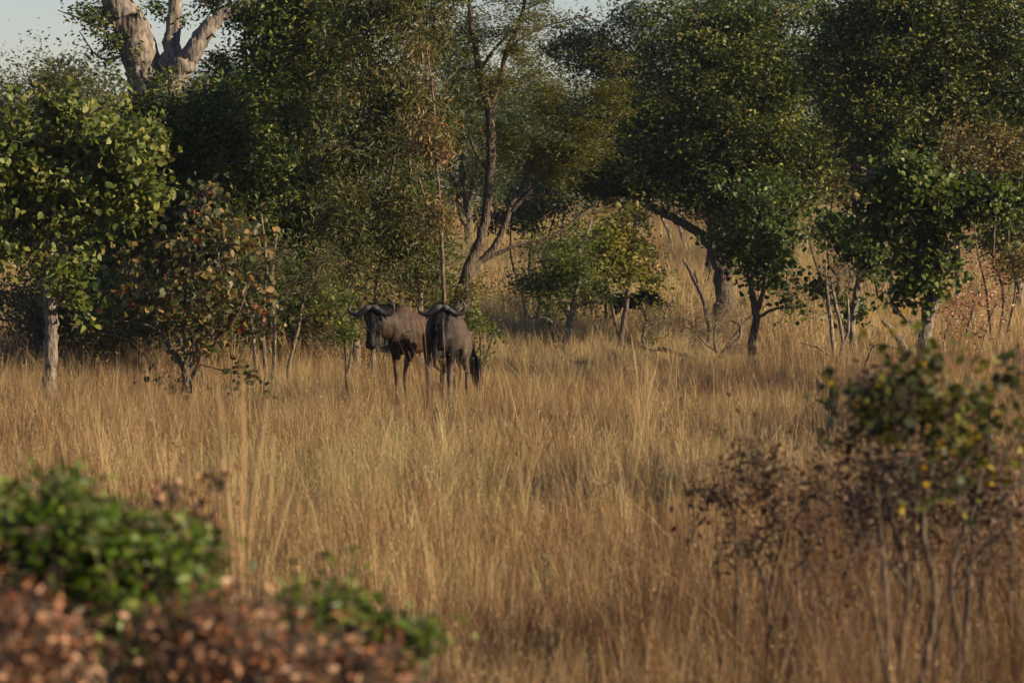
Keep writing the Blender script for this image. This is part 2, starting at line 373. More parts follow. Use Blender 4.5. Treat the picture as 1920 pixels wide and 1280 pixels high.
# --- T10 broad crown against the sky, behind and above the broad dark tree
tree('tree', 'tall glossy leaved tree whose crown meets the gap of open sky', 'tree', 112,
     [[(1330, 590, 0, 16), (1340, 450, 0, 13), (1320, 300, 0, 10), (1340, 150, 0, 6)],
      [(1330, 380, 0, 9), (1240, 180, .3, 6), (1190, 120, .3, 5), (1120, 60, 0, 2)], [(1330, 300, 0, 9), (1440, 150, 0, 5), (1500, 40, 0, 2)]],
     [(1170, 80, 110, 55, 1.5, 0, 90), (1300, 50, 130, 70, 2, 0, 120), (1440, 30, 130, 80, 2, 0, 120), (1180, 160, 120, 60, 1.5, .5, 80), (1080, 120, 50, 40, 1, 0, 30), (1420, 150, 160, 80, 2, .6, 100), (1100, 230, 90, 60, 1.5, 1, 50)],
     'oval', 'leaf_far', size=0.13, per=52, spread=0.42, flat=0.3, twig=0.014, tone=-0.05)
# --- T9 big right tree with crooked limbs
tree('tree', 'large dark tree with crooked limbs filling the top right corner', 'tree', 86,
     [[(1985, 640, 0, 22), (1990, 500, 0, 20), (1965, 380, 0, 18), (1900, 335, 0, 13), (1800, 315, -.3, 10), (1725, 305, -.4, 8), (1697, 270, -.4, 7), (1700, 230, -.4, 6), (1720, 195, -.4, 4)],
      [(1985, 420, 0, 18), (1960, 250, .3, 15), (1900, 190, 0, 11), (1830, 150, 0, 10), (1785, 100, -.2, 10), (1765, 50, -.2, 9), (1740, 10, 0, 7), (1725, -60, 0, 5)],
      [(1800, 120, -.2, 8), (1750, 105, 0, 7), (1755, 90, 0, 5), (1690, 50, 0, 3)],
      [(1785, 200, 0, 8), (1790, 150, 0, 6), (1860, 130, 0, 4), (1915, 120, 0, 3)],
      [(1720, 195, -.4, 5), (1650, 200, -.4, 5), (1618, 185, -.4, 5), (1595, 155, -.4, 3)],
      [(1960, 250, 0, 10), (1950, 100, 0, 8), (1900, -30, 0, 5)]],
     [(1850, 20, 150, 70, 1.8, 0, 150), (1700, 10, 130, 50, 1.5, 0, 60), (1880, 110, 110, 60, 1.5, 0, 90), (1680, 100, 80, 50, 1.2, -.3, 60), (1650, 190, 90, 60, 1.2, -.4, 90),
      (1750, 180, 80, 60, 1, -.5, 80), (1700, 240, 70, 50, 1, -.5, 60), (1870, 250, 110, 60, 1.5, 0, 110), (1620, 40, 90, 60, 1.2, .4, 70), (1580, 160, 60, 70, 1.2, .4, 50), (1800, 260, 110, 60, 1.2, .4, 80), (1640, 270, 60, 40, 1, .3, 34), (1950, 180, 120, 150, 2, 0, 150), (1850, 330, 90, 40, 1, -.3, 60), (1600, 80, 60, 60, 1, 0, 40)],
     'oval', 'leaf_dark', size=0.12, per=55, spread=0.33, flat=0.2, twig=0.010, tone=0.02)
# --- T5 broad dark tree
tree('tree', 'broad dark dense tree with a long limb leaning left over pale grass', 'tree', 92,
     [[(1356, 620, 0, 22), (1355, 550, 0, 18), (1360, 480, 0, 16), (1372, 400, 0, 15), (1385, 320, 0, 12), (1370, 220, 0, 9), (1380, 120, 0, 5)],
      [(1352, 505, -.1, 13), (1325, 450, -.2, 9), (1290, 425, -.3, 8), (1250, 402, -.3, 9), (1215, 385, -.4, 8), (1180, 362, -.4, 6), (1140, 325, -.4, 3)],
      [(1380, 470, .1, 10), (1410, 380, .1, 8), (1450, 290, 0, 6), (1490, 200, 0, 3)],
      [(1370, 330, 0, 9), (1310, 260, 0, 6), (1260, 190, 0, 4), (1230, 130, 0, 2)]],
     [(1360, 130, 150, 80, 1.6, 0, 150), (1280, 210, 120, 80, 1.5, 0, 140), (1440, 190, 120, 90, 1.5, 0, 150), (1340, 290, 150, 80, 1.6, 0, 180), (1190, 300, 90, 55, 1.2, -.2, 100), (1480, 270, 90, 70, 1.2, 0, 90),
      (1420, 370, 90, 60, 1.2, 0, 110), (1215, 325, 95, 25, 1, -.3, 70), (1350, 365, 45, 28, .9, 0, 30), (1400, 440, 70, 45, .9, 0, 60), (1120, 330, 40, 28, .8, -.3, 24), (1390, 50, 140, 60, 1.4, 0, 70)],
     'oval', 'leaf_dark', size=0.125, per=52, spread=0.30, flat=0.15, twig=0.010, tone=0.0)
# --- thicket between the forked trunk and the thorn tree
TH = 'dense dark trees of the left thicket'
tree('tree', 'rounded dark green tree right in front of the huge forked trunk', 'tree', 70,
     [[(395, 650, 0, 9), (390, 520, 0, 8), (400, 400, 0, 7), (380, 250, 0, 5), (390, 150, 0, 3)], [(395, 600, 0, 7), (350, 470, .2, 6), (330, 330, 0, 5), (320, 220, 0, 2)], [(400, 560, 0, 6), (450, 440, 0, 5), (470, 300, 0, 3)]],
     [(425, 215, 70, 45, 1, 0, 60), (350, 260, 80, 70, 1, 0, 70), (450, 260, 90, 80, 1, 0, 90), (300, 240, 40, 45, .7, -.2, 22), (400, 370, 120, 70, 1, 0, 110), (300, 440, 90, 60, 1, .3, 60), (430, 470, 110, 50, 1, .3, 60), (210, 480, 100, 70, 1, 1.5, 70), (230, 400, 60, 60, 1, 1.5, 30)],
     'oval', 'leaf_dark', size=0.125, per=58, spread=0.27, group=TH, twig=0.008, tone=-0.05)
tree('tree', 'tall dark tree in the middle of the thicket reaching the top edge', 'tree', 72,
     [[(548, 660, 0, 8), (545, 540, 0, 7), (552, 420, 0, 7), (540, 250, 0, 6), (560, 60, 0, 4)], [(500, 650, .2, 6, 1), (505, 520, .2, 5), (495, 420, 0, 5), (470, 250, 0, 4), (460, 60, 0, 2)], [(545, 420, 0, 5), (600, 280, 0, 4), (640, 120, 0, 2)],
      [(520, 650, .1, 5, 1), (512, 560, .3, 4), (520, 470, .3, 4), (530, 380, 0, 3)]],
     [(545, 70, 80, 60, 1, 0, 70), (600, 60, 90, 70, 1, 0, 80), (490, 160, 90, 70, 1, 0, 80), (590, 180, 90, 80, 1, 0, 90), (520, 290, 110, 80, 1, 0, 110), (620, 310, 70, 80, 1, 0, 70), (540, 410, 110, 50, 1, 0, 80), (570, -10, 100, 40, 1, 0, 50), (590, 480, 60, 40, .7, 0, 25)],
     'oval', 'leaf_dark', size=0.12, per=58, spread=0.27, group=TH, twig=0.008, tone=0.0)
tree('tree', 'olive brown tree of many thin stems between thicket and thorn tree', 'tree', 67,
     [[(668, 650, 0, 8), (655, 520, 0, 7), (652, 400, 0, 6), (690, 250, 0, 5), (700, 60, 0, 3)], [(700, 660, .1, 5, 1), (705, 560, .1, 4), (720, 420, 0, 4), (745, 250, 0, 3), (760, 60, 0, 2)],
      [(790, 660, .2, 5, 1), (788, 540, .2, 5), (775, 420, .1, 4), (768, 300, 0, 3), (755, 120, 0, 2)], [(655, 520, 0, 5), (630, 420, 0, 4), (640, 250, 0, 3)]],
     [(690, 40, 110, 70, 1, 0, 80), (780, 50, 90, 70, 1, 0, 50), (680, 170, 90, 70, .9, 0, 75), (770, 190, 70, 80, .9, 0, 60), (690, 290, 90, 70, .9, 0, 80), (770, 330, 70, 60, .9, 0, 50), (720, 400, 90, 50, .9, 0, 60), (640, 410, 60, 60, .8, 0, 40), (750, 490, 50, 50, .6, 0, 26), (640, 480, 40, 35, .6, 0, 14)],
     'long', 'leaf_olive', 'bark_tan', size=0.125, per=44, spread=0.27, droop=0.6, group=TH, twig=0.007, tone=-0.02)
# slender pale sapling right behind the right wildebeest
tree('sapling', 'slender straight pale sapling rising right behind the right wildebeest', 'sapling', 64,
     [[(834, 700, 0, 4.5), (834, 600, 0, 4.5), (831, 520, 0, 4), (826, 400, 0, 3), (818, 300, 0, 2.5), (812, 180, 0, 2), (800, 90, 0, 1)], [(827, 420, 0, 3), (800, 380, 0, 2), (785, 330, 0, 1.5)]],
     [(812, 300, 35, 60, .4, 0, 20), (815, 400, 40, 45, .4, 0, 16), (800, 250, 30, 50, .4, 0, 14), (795, 130, 30, 60, .4, 0, 12)], 'long', 'leaf_dry', 'bark_tan', size=0.12, per=24, spread=0.2, droop=.9, twig=0.005, tone=0.1)
# --- T4 feathery thorn tree
tree('thorn_tree', 'tall feathery thorn tree with dark forked stems behind the wildebeests', 'tree', 69,
     [[(852, 600, 0, 15), (862, 560, 0, 14), (874, 520, 0, 12), (892, 470, 0, 10), (908, 420, 0, 9), (917, 350, 0, 9), (920, 280, 0, 9), (917, 210, 0, 8), (900, 140, 0, 7), (886, 60, 0, 6), (876, -20, 0, 4)],
      [(917, 205, 0, 6), (935, 160, 0, 5), (950, 100, 0, 5), (975, 40, 0, 4), (990, -20, 0, 3)],
      [(874, 515, 0, 9), (900, 490, .1, 7), (925, 465, .1, 6), (945, 425, .1, 6), (960, 380, .1, 5), (985, 340, .1, 5), (992, 305, .1, 5), (1000, 260, .1, 3)],
      [(990, 310, .1, 4), (1040, 280, .1, 3), (1080, 220, 0, 3), (1130, 170, 0, 2), (1180, 110, 0, 1)],
      [(960, 395, .1, 4), (1010, 340, .1, 4), (1060, 290, 0, 3), (1120, 270, 0, 2), (1165, 210, 0, 1)],
      [(900, 130, 0, 4), (930, 90, 0, 3), (960, 60, 0, 2)], [(920, 330, 0, 4), (890, 280, 0, 3), (870, 220, 0, 2)],
      [(905, 488, .1, 4), (970, 460, .1, 3), (1040, 440, .1, 2.5), (1090, 400, .1, 2), (1120, 380, 0, 1.5)],
      [(940, 100, 0, 3), (1000, 60, 0, 2), (1060, 40, 0, 1.5), (1110, 30, 0, 1)], [(886, 70, 0, 3), (850, 40, 0, 2), (820, 20, 0, 1.5)]],
     [(900, 30, 110, 50, .8, .4, 60), (840, 100, 60, 50, .7, .3, 34), (965, 110, 50, 40, .6, .3, 22), (1000, 30, 60, 45, .6, .2, 34), (960, 190, 70, 50, .6, .5, 20), (1045, 270, 45, 22, .4, 0, 18), (1080, 225, 45, 22, .4, 0, 18), (1125, 175, 45, 22, .4, 0, 16), (1165, 135, 28, 20, .3, 0, 9), (1110, 268, 45, 18, .4, 0, 14), (1155, 215, 28, 16, .3, 0, 8), (1010, 205, 50, 25, .4, 0, 16), (1060, 175, 40, 20, .4, 0, 12), (1030, 335, 50, 18, .4, 0, 12),
      (1020, 290, 90, 30, .6, 0, 40), (855, 190, 40, 40, .6, .3, 14), (960, 270, 50, 40, .6, .4, 16), (860, 300, 40, 40, .6, .3, 9), (1110, 290, 50, 20, .5, 0, 16), (930, 170, 40, 30, .5, 0, 14), (900, 540, 90, 25, .5, -.2, 14), (850, 500, 50, 40, .5, 0, 10)],
     'long', 'leaf_acacia', 'bark_dark', size=0.085, per=46, spread=0.22, flat=0.5, droop=0.1, twig=0.006, zsq=0.35, tone=0.0)
# --- T2 huge forked trunk
tree('forked_tree', 'huge pale grey tree with a thick trunk forking under the sky', 'tree', 76,
     [[(300, 690, 0, 44), (300, 560, 0, 40), (298, 420, 0, 39), (292, 300, 0, 38), (285, 200, 0, 37), (272, 130, -.05, 36), (252, 70, -.1, 34), (232, 20, -.1, 31), (205, -40, -.1, 28)],
      [(300, 190, -.1, 26), (318, 135, -.2, 24), (322, 90, -.1, 17), (328, 40, -.05, 14), (334, -30, 0, 12)],
      [(300, 185, -.15, 26), (335, 140, -.3, 22), (365, 95, -.35, 19), (395, 50, -.35, 15), (430, 22, -.3, 11), (475, 0, -.2, 8), (540, -40, 0, 5)],
      [(238, 85, -.2, 4), (205, 65, -.3, 3), (160, 40, -.3, 2), (110, 20, -.2, 1)], [(250, 100, -.2, 3), (190, 110, -.2, 2), (150, 60, -.2, 1)],
      [(395, 55, -.3, 3.5), (402, 68, -.5, 3)]],
     [(165, 35, 50, 25, .5, -.2, 15), (215, 75, 40, 25, .4, -.2, 10), (375, 10, 30, 20, .5, .4, 8), (470, 40, 50, 35, .6, .4, 18), (300, 30, 30, 30, .5, .2, 8), (430, 100, 40, 30, .4, .4, 8), (290, 150, 30, 40, .3, -.5, 7), (550, 20, 80, 60, .7, 0, 50), (300, 320, 40, 40, .3, -.6, 8)],
     'oval', 'leaf_dark', 'bark_big', size=0.10, per=40, spread=0.22, twig=0.006, tone=0.0)
# --- bright bushes in the clearing
tree('bush', 'bright yellow green bush on the right of the middle clearing', 'bush', 86,
     [[(1165, 640, 0, 5), (1180, 520, 0, 5), (1188, 440, 0, 5), (1195, 400, 0, 3)], [(1160, 630, 0, 3), (1130, 500, 0, 3), (1120, 430, 0, 2)]],
     [(1180, 500, 55, 45, .7, 0, 45), (1130, 480, 50, 50, .6, 0, 40), (1110, 530, 50, 30, .6, 0, 16), (1195, 405, 30, 18, .5, 0, 8), (1120, 430, 40, 30, .5, 0, 18)],
     'oval', 'leaf_bright', size=0.13, per=26, spread=0.26, droop=.3, twig=0.006, tone=0.3)
tree('bush', 'dark green leaning bush with a grey stem in the middle clearing', 'bush', 82.5,
     [[(1058, 650, 0, 8), (1072, 590, 0, 6), (1083, 530, 0, 6), (1086, 470, 0, 6), (1085, 462, 0, 6)], [(1070, 600, 0, 5), (1040, 540, 0, 4), (1010, 480, 0, 2)], [(1085, 470, 0, 4), (1100, 440, 0, 3), (1110, 410, 0, 2)],
      [(1050, 640, 0, 4), (1030, 600, -.3, 3), (990, 595, -.4, 2)], [(1045, 655, 0, 5), (1035, 620, -.2, 4), (1030, 590, -.2, 3)]],
     [(1030, 500, 60, 45, .6, 0, 50), (1080, 530, 50, 45, .5, 0, 36), (1000, 530, 35, 25, .4, 0, 16), (1060, 450, 60, 30, .5, 0, 18), (1050, 560, 60, 25, .5, 0, 16)],
     'oval', 'leaf_bright', 'bark_grey', size=0.10, per=26, spread=0.24, droop=.1, twig=0.006, tone=-0.22)
tree('dead_tree', 'pale bare forked sticks standing behind the long leaning limb', 'dead tree', 122,
     [[(1262, 490, 0, 3), (1255, 440, 0, 3), (1240, 400, 0, 3), (1248, 340, 0, 2)], [(1290, 480, 0, 3, 1), (1275, 430, 0, 3), (1262, 380, 0, 2), (1255, 350, 0, 1.5)], [(1290, 430, 0, 2), (1275, 390, 0, 2), (1300, 350, 0, 1.5)]],
     [(1260, 390, 40, 40, .5, 0, 8)], bark='bark_grey', per=0, spread=0.3)
# --- T6 small tree, T7, T7b, T8
tree('small_tree', 'small round leaved tree on a thin stem before the broad dark tree', 'tree', 69,
     [[(1412, 700, 0, 9), (1410, 650, 0, 8), (1418, 600, 0, 7), (1413, 560, 0, 7), (1405, 520, 0, 5), (1400, 450, 0, 3)], [(1418, 590, 0, 5), (1435, 530, 0, 4), (1450, 450, 0, 3), (1455, 400, 0, 2)], [(1415, 600, 0, 3), (1450, 580, 0, 3), (1490, 575, 0, 1.5)]],
     [(1410, 440, 60, 60, .6, 0, 50), (1460, 420, 50, 55, .6, 0, 40), (1440, 500, 50, 40, .5, 0, 26), (1395, 385, 40, 40, .5, 0, 14), (1480, 575, 25, 10, .2, 0, 4)],
     'round', 'leaf_round', 'bark_dark', size=0.10, per=15, spread=0.22, droop=.6, twig=0.006, tone=-0.3, singles=120)
tree('small_tree', 'little tree with leaning pale trunk and tuft of leaves in tan grass', 'tree', 73,
     [[(1598, 700, 0, 8), (1600, 650, 0, 8), (1598, 610, 0, 7), (1606, 560, 0, 7), (1612, 510, 0, 6), (1615, 480, 0, 4), (1605, 440, 0, 3)], [(1598, 640, 0, 5), (1580, 600, 0, 4), (1560, 560, 0, 2)], [(1613, 500, 0, 4), (1580, 470, 0, 2), (1560, 440, 0, 1.5)], [(1605, 600, 0, 3), (1625, 580, 0, 2)]],
     [(1600, 460, 50, 30, .5, 0, 34), (1560, 435, 35, 30, .4, 0, 18), (1630, 485, 30, 20, .3, 0, 12), (1610, 590, 25, 20, .3, 0, 8), (1545, 540, 25, 25, .3, 0, 7)],
     'round', 'leaf_round', 'bark_grey', size=0.10, per=26, spread=0.18, droop=.6, twig=0.005, tone=-0.2)
tree('dead_shrub', 'bare grey multi stemmed shrub left of the little pale trunked tree', 'shrub', 70,
     [[(1568, 700, 0, 5), (1560, 620, 0, 4), (1552, 560, 0, 4), (1548, 500, 0, 2)], [(1572, 700, 0, 5, 1), (1580, 640, 0, 4), (1565, 560, 0, 3), (1558, 520, 0, 2)], [(1566, 690, 0, 4, 1), (1590, 620, 0, 3), (1590, 560, 0, 2)]],
     [(1550, 520, 60, 40, .5, 0, 30), (1540, 600, 60, 40, .5, 0, 16)], 'oval', 'leaf_dry', 'bark_grey', size=0.07, per=3, spread=0.25, twig=0.006)
tree('small_tree', 'twin trunked round leaved tree with one orange leaf on the right', 'tree', 67,
     [[(1732, 690, 0, 15), (1734, 640, 0, 13), (1740, 590, 0, 12), (1742, 540, 0, 11), (1735, 480, 0, 12), (1728, 430, 0, 14), (1722, 390, 0, 10), (1710, 350, 0, 6)],
      [(1740, 600, -.1, 9), (1756, 560, -.15, 8), (1760, 520, -.15, 8), (1748, 490, -.15, 7), (1715, 470, -.15, 6), (1708, 500, -.2, 5), (1690, 535, -.2, 3)],
      [(1728, 440, 0, 9), (1770, 425, .1, 8), (1820, 405, .1, 7), (1880, 388, .1, 6), (1960, 375, .1, 4)], [(1722, 400, 0, 6), (1680, 370, 0, 5), (1640, 330, 0, 4), (1605, 310, 0, 2)], [(1722, 400, 0, 6), (1760, 350, 0, 4), (1790, 310, 0, 2)],
      [(1735, 620, 0, 4), (1700, 600, -.2, 3), (1660, 560, -.2, 2)]],
     [(1710, 385, 85, 40, .7, 0, 60), (1790, 375, 90, 35, .7, 0, 56), (1890, 378, 90, 35, .7, 0, 56), (1690, 340, 60, 30, .6, 0, 22), (1690, 430, 60, 35, .5, 0, 36), (1630, 320, 35, 30, .4, 0, 10), (1760, 500, 40, 45, .4, 0, 22), (1700, 480, 25, 25, .3, 0, 10), (1720, 550, 30, 15, .3, 0, 8), (1740, 335, 60, 25, .5, 0, 14), (1970, 350, 70, 50, .7, 0, 40)],
     'round', 'leaf_round', 'bark_grey', size=0.115, per=20, spread=0.20, droop=.5, twig=0.007, tone=-0.1, singles=300)
tree('small_tree', 'half hidden dark tree with crooked pale foot at the right edge', 'tree', 98,
     [[(1912, 540, 0, 8), (1903, 500, 0, 8), (1892, 470, 0, 7), (1885, 430, 0, 8), (1890, 380, 0, 7)], [(1890, 470, 0, 6), (1920, 465, 0, 6), (1950, 440, 0, 4)], [(1797, 600, 0, 5, 1), (1795, 480, 0, 5), (1790, 400, 0, 4)]],
     [(1880, 430, 45, 40, .8, 0, 40), (1930, 400, 60, 50, .8, 0, 40), (1860, 400, 60, 30, .8, 0, 26)], 'oval', 'leaf_dark', 'bark_grey', size=0.1, per=50, spread=0.3, twig=.01)
tree('shrub', 'thin red leaved shrub on the slope right of the twin trunked tree', 'shrub', 74,
     [[(1800, 690, 0, 3), (1815, 620, 0, 3), (1830, 560, 0, 2)], [(1830, 690, 0, 3, 1), (1850, 620, 0, 2), (1870, 560, 0, 1)], [(1780, 690, 0, 2, 1), (1770, 640, 0, 2), (1800, 560, 0, 1)]],
     [(1820, 580, 60, 50, .6, 0, 30), (1800, 640, 70, 30, .6, 0, 20), (1880, 560, 50, 60, .6, 0, 18)], 'oval', 'leaf_red', 'bark_dead', size=0.08, per=11, spread=0.25, twig=.005, tone=.1)
tree('dead_shrub', 'low bare thorny shrub curling in the clearing left of the thin stem', 'shrub', 76,
     [[(1350, 670, 0, 5), (1362, 655, 0, 5), (1385, 635, 0, 4), (1388, 610, 0, 3), (1370, 600, 0, 2)], [(1350, 668, 0, 4), (1340, 640, 0, 3), (1345, 600, 0, 2), (1370, 560, 0, 1)], [(1352, 665, 0, 3), (1400, 600, 0, 2), (1440, 570, 0, 1)], [(1352, 665, 0, 3), (1320, 640, 0, 2), (1290, 600, 0, 1)]],
     [(1340, 610, 90, 45, .7, 0, 70), (1280, 600, 60, 35, .6, 0, 26), (1400, 580, 50, 35, .5, 0, 20)], 'oval', 'leaf_dry', 'bark_dead', size=0.05, per=3, spread=0.25, twig=.005)
tree('dead_shrub', 'crooked dead branch standing above pale grass left of the broad tree', 'shrub', 84,
     [[(1330, 610, 0, 5), (1318, 560, 0, 4), (1300, 520, 0, 4), (1290, 500, 0, 3), (1280, 486, 0, 2)], [(1308, 530, 0, 3), (1303, 510, 0, 2)]], [], bark='bark_dark', per=0)
tree('dead_shrub', 'small wiry shrub with few yellow leaves before the young wildebeest', 'shrub', 78,
     [[(1215, 655, 0, 4), (1206, 640, 0, 3.5), (1212, 600, 0, 3.5), (1205, 570, 0, 2.5)], [(1210, 620, 0, 3), (1240, 590, 0, 2), (1265, 560, 0, 1)]],
     [(1210, 590, 30, 30, .4, 0, 20), (1255, 565, 35, 20, .4, 0, 14), (1240, 620, 30, 20, .4, 0, 10)], 'oval', 'leaf_bright', 'bark_dead', size=0.07, per=5, spread=0.2, twig=.004, tone=.3)
# --- T1 round-leaved tree on the left
tree('small_tree', 'sunlit round leaved tree with one twisted grey trunk at the left edge', 'tree', 60,
     [[(92, 750, 0, 15), (92, 700, 0, 13), (95, 650, 0, 13), (97, 600, 0, 13), (92, 560, 0, 14), (86, 520, 0, 11), (90, 480, 0, 9), (85, 440, 0, 12), (92, 400, 0, 10), (110, 340, 0, 6), (130, 270, 0, 3)],
      [(86, 445, 0, 8), (60, 425, 0, 6), (30, 380, 0, 5), (-20, 330, 0, 3)], [(92, 410, 0, 6), (150, 350, 0, 5), (210, 300, 0, 4), (250, 260, 0, 2)], [(88, 470, 0, 5), (105, 445, -.1, 5), (110, 425, -.1, 3)], [(92, 400, 0, 5), (60, 320, 0, 4), (50, 250, 0, 2)]],
     [(60, 300, 95, 70, .9, 0, 90), (170, 270, 85, 60, .8, 0, 75), (150, 225, 50, 35, .5, 0, 26), (230, 300, 60, 45, .6, 0, 40), (0, 350, 80, 60, .7, 0, 40), (90, 380, 100, 45, .7, 0, 60), (190, 370, 75, 40, .6, 0, 36), (120, 490, 30, 40, .3, -.1, 9), (20, 460, 60, 30, .4, 0, 18), (-60, 260, 70, 70, .7, 0, 30), (130, 540, 25, 20, .2, 0, 4)],
     'round', 'leaf_round', 'bark_grey', size=0.125, per=21, spread=0.20, droop=.4, twig=.007, tone=0.12, singles=300)
# --- S1 dry sapling with big leaves
tree('sapling', 'leaning brown and green sapling with big drying leaves left of the wildebeests', 'sapling', 56,
     [[(352, 770, 0, 10), (350, 715, 0, 9), (345, 690, 0, 7), (320, 655, 0, 5), (300, 620, 0, 4), (285, 580, 0, 3), (270, 540, 0, 2)], [(300, 622, 0, 3), (270, 608, 0, 2.5), (215, 600, 0, 1.5)], [(350, 700, 0, 5), (370, 640, .1, 4), (400, 560, .1, 3), (410, 470, 0, 2)], [(355, 715, 0, 4), (390, 650, 0, 3), (440, 600, 0, 2), (470, 520, 0, 1.5)], [(350, 690, 0, 4), (345, 600, .2, 3), (360, 450, .2, 3), (385, 370, .1, 1.5)]],
     [(370, 560, 80, 60, .6, 0, 36), (410, 440, 60, 60, .5, 0, 30), (380, 380, 35, 45, .4, 0, 12), (290, 520, 60, 60, .5, 0, 24), (450, 560, 60, 60, .5, 0, 20), (370, 650, 90, 40, .5, 0, 14), (465, 690, 30, 20, .2, -.1, 6), (320, 700, 40, 20, .3, -.1, 5), (250, 480, 40, 50, .4, 0, 12)],
     'round', 'leaf_dry', 'bark_dark', size=0.105, per=8, spread=0.2, droop=.7, twig=.005, tone=-.15, tvar=.4, singles=200)
tree('shrub', 'clump of thin upright stems with sparse leaves left of the thicket trunks', 'shrub', 63,
     [[(498, 700, 0, 4), (492, 600, 0, 4), (500, 500, 0, 3), (490, 400, 0, 2)], [(512, 700, 0, 4, 1), (515, 600, 0, 4), (510, 520, 0, 3), (520, 430, 0, 2)], [(540, 690, 0, 4, 1), (560, 610, 0, 3), (570, 560, 0, 2), (600, 500, 0, 1.5)], [(480, 700, 0, 4, 1), (470, 600, 0, 3), (440, 520, 0, 2)]],
     [(500, 440, 60, 60, .6, 0, 40), (580, 500, 60, 50, .6, 0, 34), (620, 570, 50, 30, .5, 0, 14), (460, 520, 40, 50, .5, 0, 16)], 'long', 'leaf_olive', 'bark_tan', size=0.10, per=15, spread=0.22, droop=.6, twig=.005)
tree('bush', 'low green bush beside the left horn of the left wildebeest', 'bush', 60.5,
     [[(650, 740, 0, 3), (648, 660, 0, 2.5), (640, 590, 0, 2)], [(652, 700, 0, 2), (660, 640, 0, 2), (655, 600, 0, 1)]], [(645, 600, 28, 30, .3, 0, 16), (660, 575, 20, 20, .2, 0, 6), (625, 580, 15, 15, .2, 0, 4)], 'oval', 'leaf_bright', size=0.07, per=26, spread=0.13, twig=.004, tone=-.1)
tree('bush', 'small green leafed bush behind the tail of the right wildebeest', 'bush', 61,
     [[(905, 740, 0, 3), (903, 680, 0, 2.5), (900, 610, 0, 2)], [(905, 700, 0, 2), (920, 640, 0, 1.5), (930, 620, 0, 1)]], [(900, 620, 24, 26, .3, 0, 12), (925, 620, 14, 14, .2, 0, 5), (885, 590, 18, 14, .2, 0, 5), (905, 655, 18, 12, .2, 0, 4)], 'oval', 'leaf_bright', size=0.075, per=15, spread=0.12, twig=.004, tone=-.1)

# --- undergrowth beneath the thicket: brown twiggy brush
for k, (px, D, hw, hh, lab) in enumerate([(60, 70, 90, 60, 'reddish brush behind the twisted trunk at the left edge'), (220, 72, 80, 50, 'brown brush under the huge forked trunk'), (620, 69, 60, 50, 'tangled red brown brush behind the left wildebeest'),
        (730, 71, 60, 60, 'twiggy brush between the two wildebeests and the thicket'), (1480, 100, 70, 40, 'thin dry brush right of the broad dark tree'), (960, 96, 60, 60, 'pinkish dry brush under the thorn tree branches'), (1620, 105, 90, 50, 'dry brush at the far side of the pale clearing'), (1780, 108, 90, 40, 'grey green brush at the far right of the clearing')]):
    by = HOR + F * HC / D
    tree('brush', lab, 'shrub', D, [[(px, by, 0, 3), (px + 10, by - hh, 0, 2), (px - 10, by - 2 * hh, 0, 1)], [(px + 20, by, 0, 3, 1), (px + 35, by - hh, 0, 2), (px + 40, by - 2 * hh, 0, 1)]],
         [(px, by - hh * 1.5, hw, hh, .8, 0, 60), (px, by - hh * .8, hw * 1.1, hh * .6, .8, 0, 30)], 'oval', 'leaf_brown' if k % 2 == 0 else 'leaf_dry', 'bark_dead', size=0.06, per=14, spread=0.3, twig=.005, group='dry brush among the trees', tone=.1)

# dark leafy shrubs filling the foot of the thicket
UG = [(150, 470, 74, 110, 80, 90, 'dark leafy shrub behind the trunk of the left round leaved tree', 'leaf_dark'),
      (60, 560, 72, 90, 30, 40, 'low reddish shrub at the foot of the left edge trees', 'leaf_dry'),
      (270, 520, 75, 90, 60, 80, 'dark green shrub below the huge forked trunk', 'leaf_dark'),
      (430, 510, 76, 90, 60, 80, 'olive shrub in the shade behind the drying sapling', 'leaf_olive'),
      (560, 500, 78, 90, 60, 80, 'dim shrub behind the clump of thin stems', 'leaf_dark'),
      (690, 490, 79, 90, 60, 80, 'dim olive shrub above the back of the left wildebeest', 'leaf_olive'),
      (790, 460, 77, 70, 60, 60, 'yellowing shrub left of the foot of the thorn tree', 'leaf_olive'),
      (130, 575, 70, 80, 35, 40, 'low dark shrub just right of the twisted trunk on the left', 'leaf_olive'),
      (250, 565, 69, 80, 40, 46, 'low olive shrub between the twisted trunk and the drying sapling', 'leaf_dark'),
      (470, 560, 67, 70, 45, 46, 'low olive shrub at the foot of the thin upright stems', 'leaf_olive'),
      (575, 550, 69, 70, 45, 46, 'low shaded shrub left of the green bush by the left horn', 'leaf_dark'),
      (640, 530, 72, 60, 40, 40, 'low brownish shrub directly behind the left wildebeest horns', 'leaf_dry'),
      (1000, 380, 92, 80, 50, 60, 'greyish shrub seen through the thorn tree branches', 'leaf_far'),
      (1060, 330, 100, 90, 70, 70, 'hazy shrub beyond the dark green leaning bush', 'leaf_far'),
      (1560, 330, 96, 80, 60, 60, 'rusty leaved shrub right of the broad dark tree', 'leaf_dry'),
      (1660, 300, 100, 90, 70, 60, 'olive shrub behind the crooked limbs', 'leaf_olive'),
      (1870, 290, 80, 80, 60, 70, 'red brown leaved shrub under the crooked limbs at the right', 'leaf_dry')]
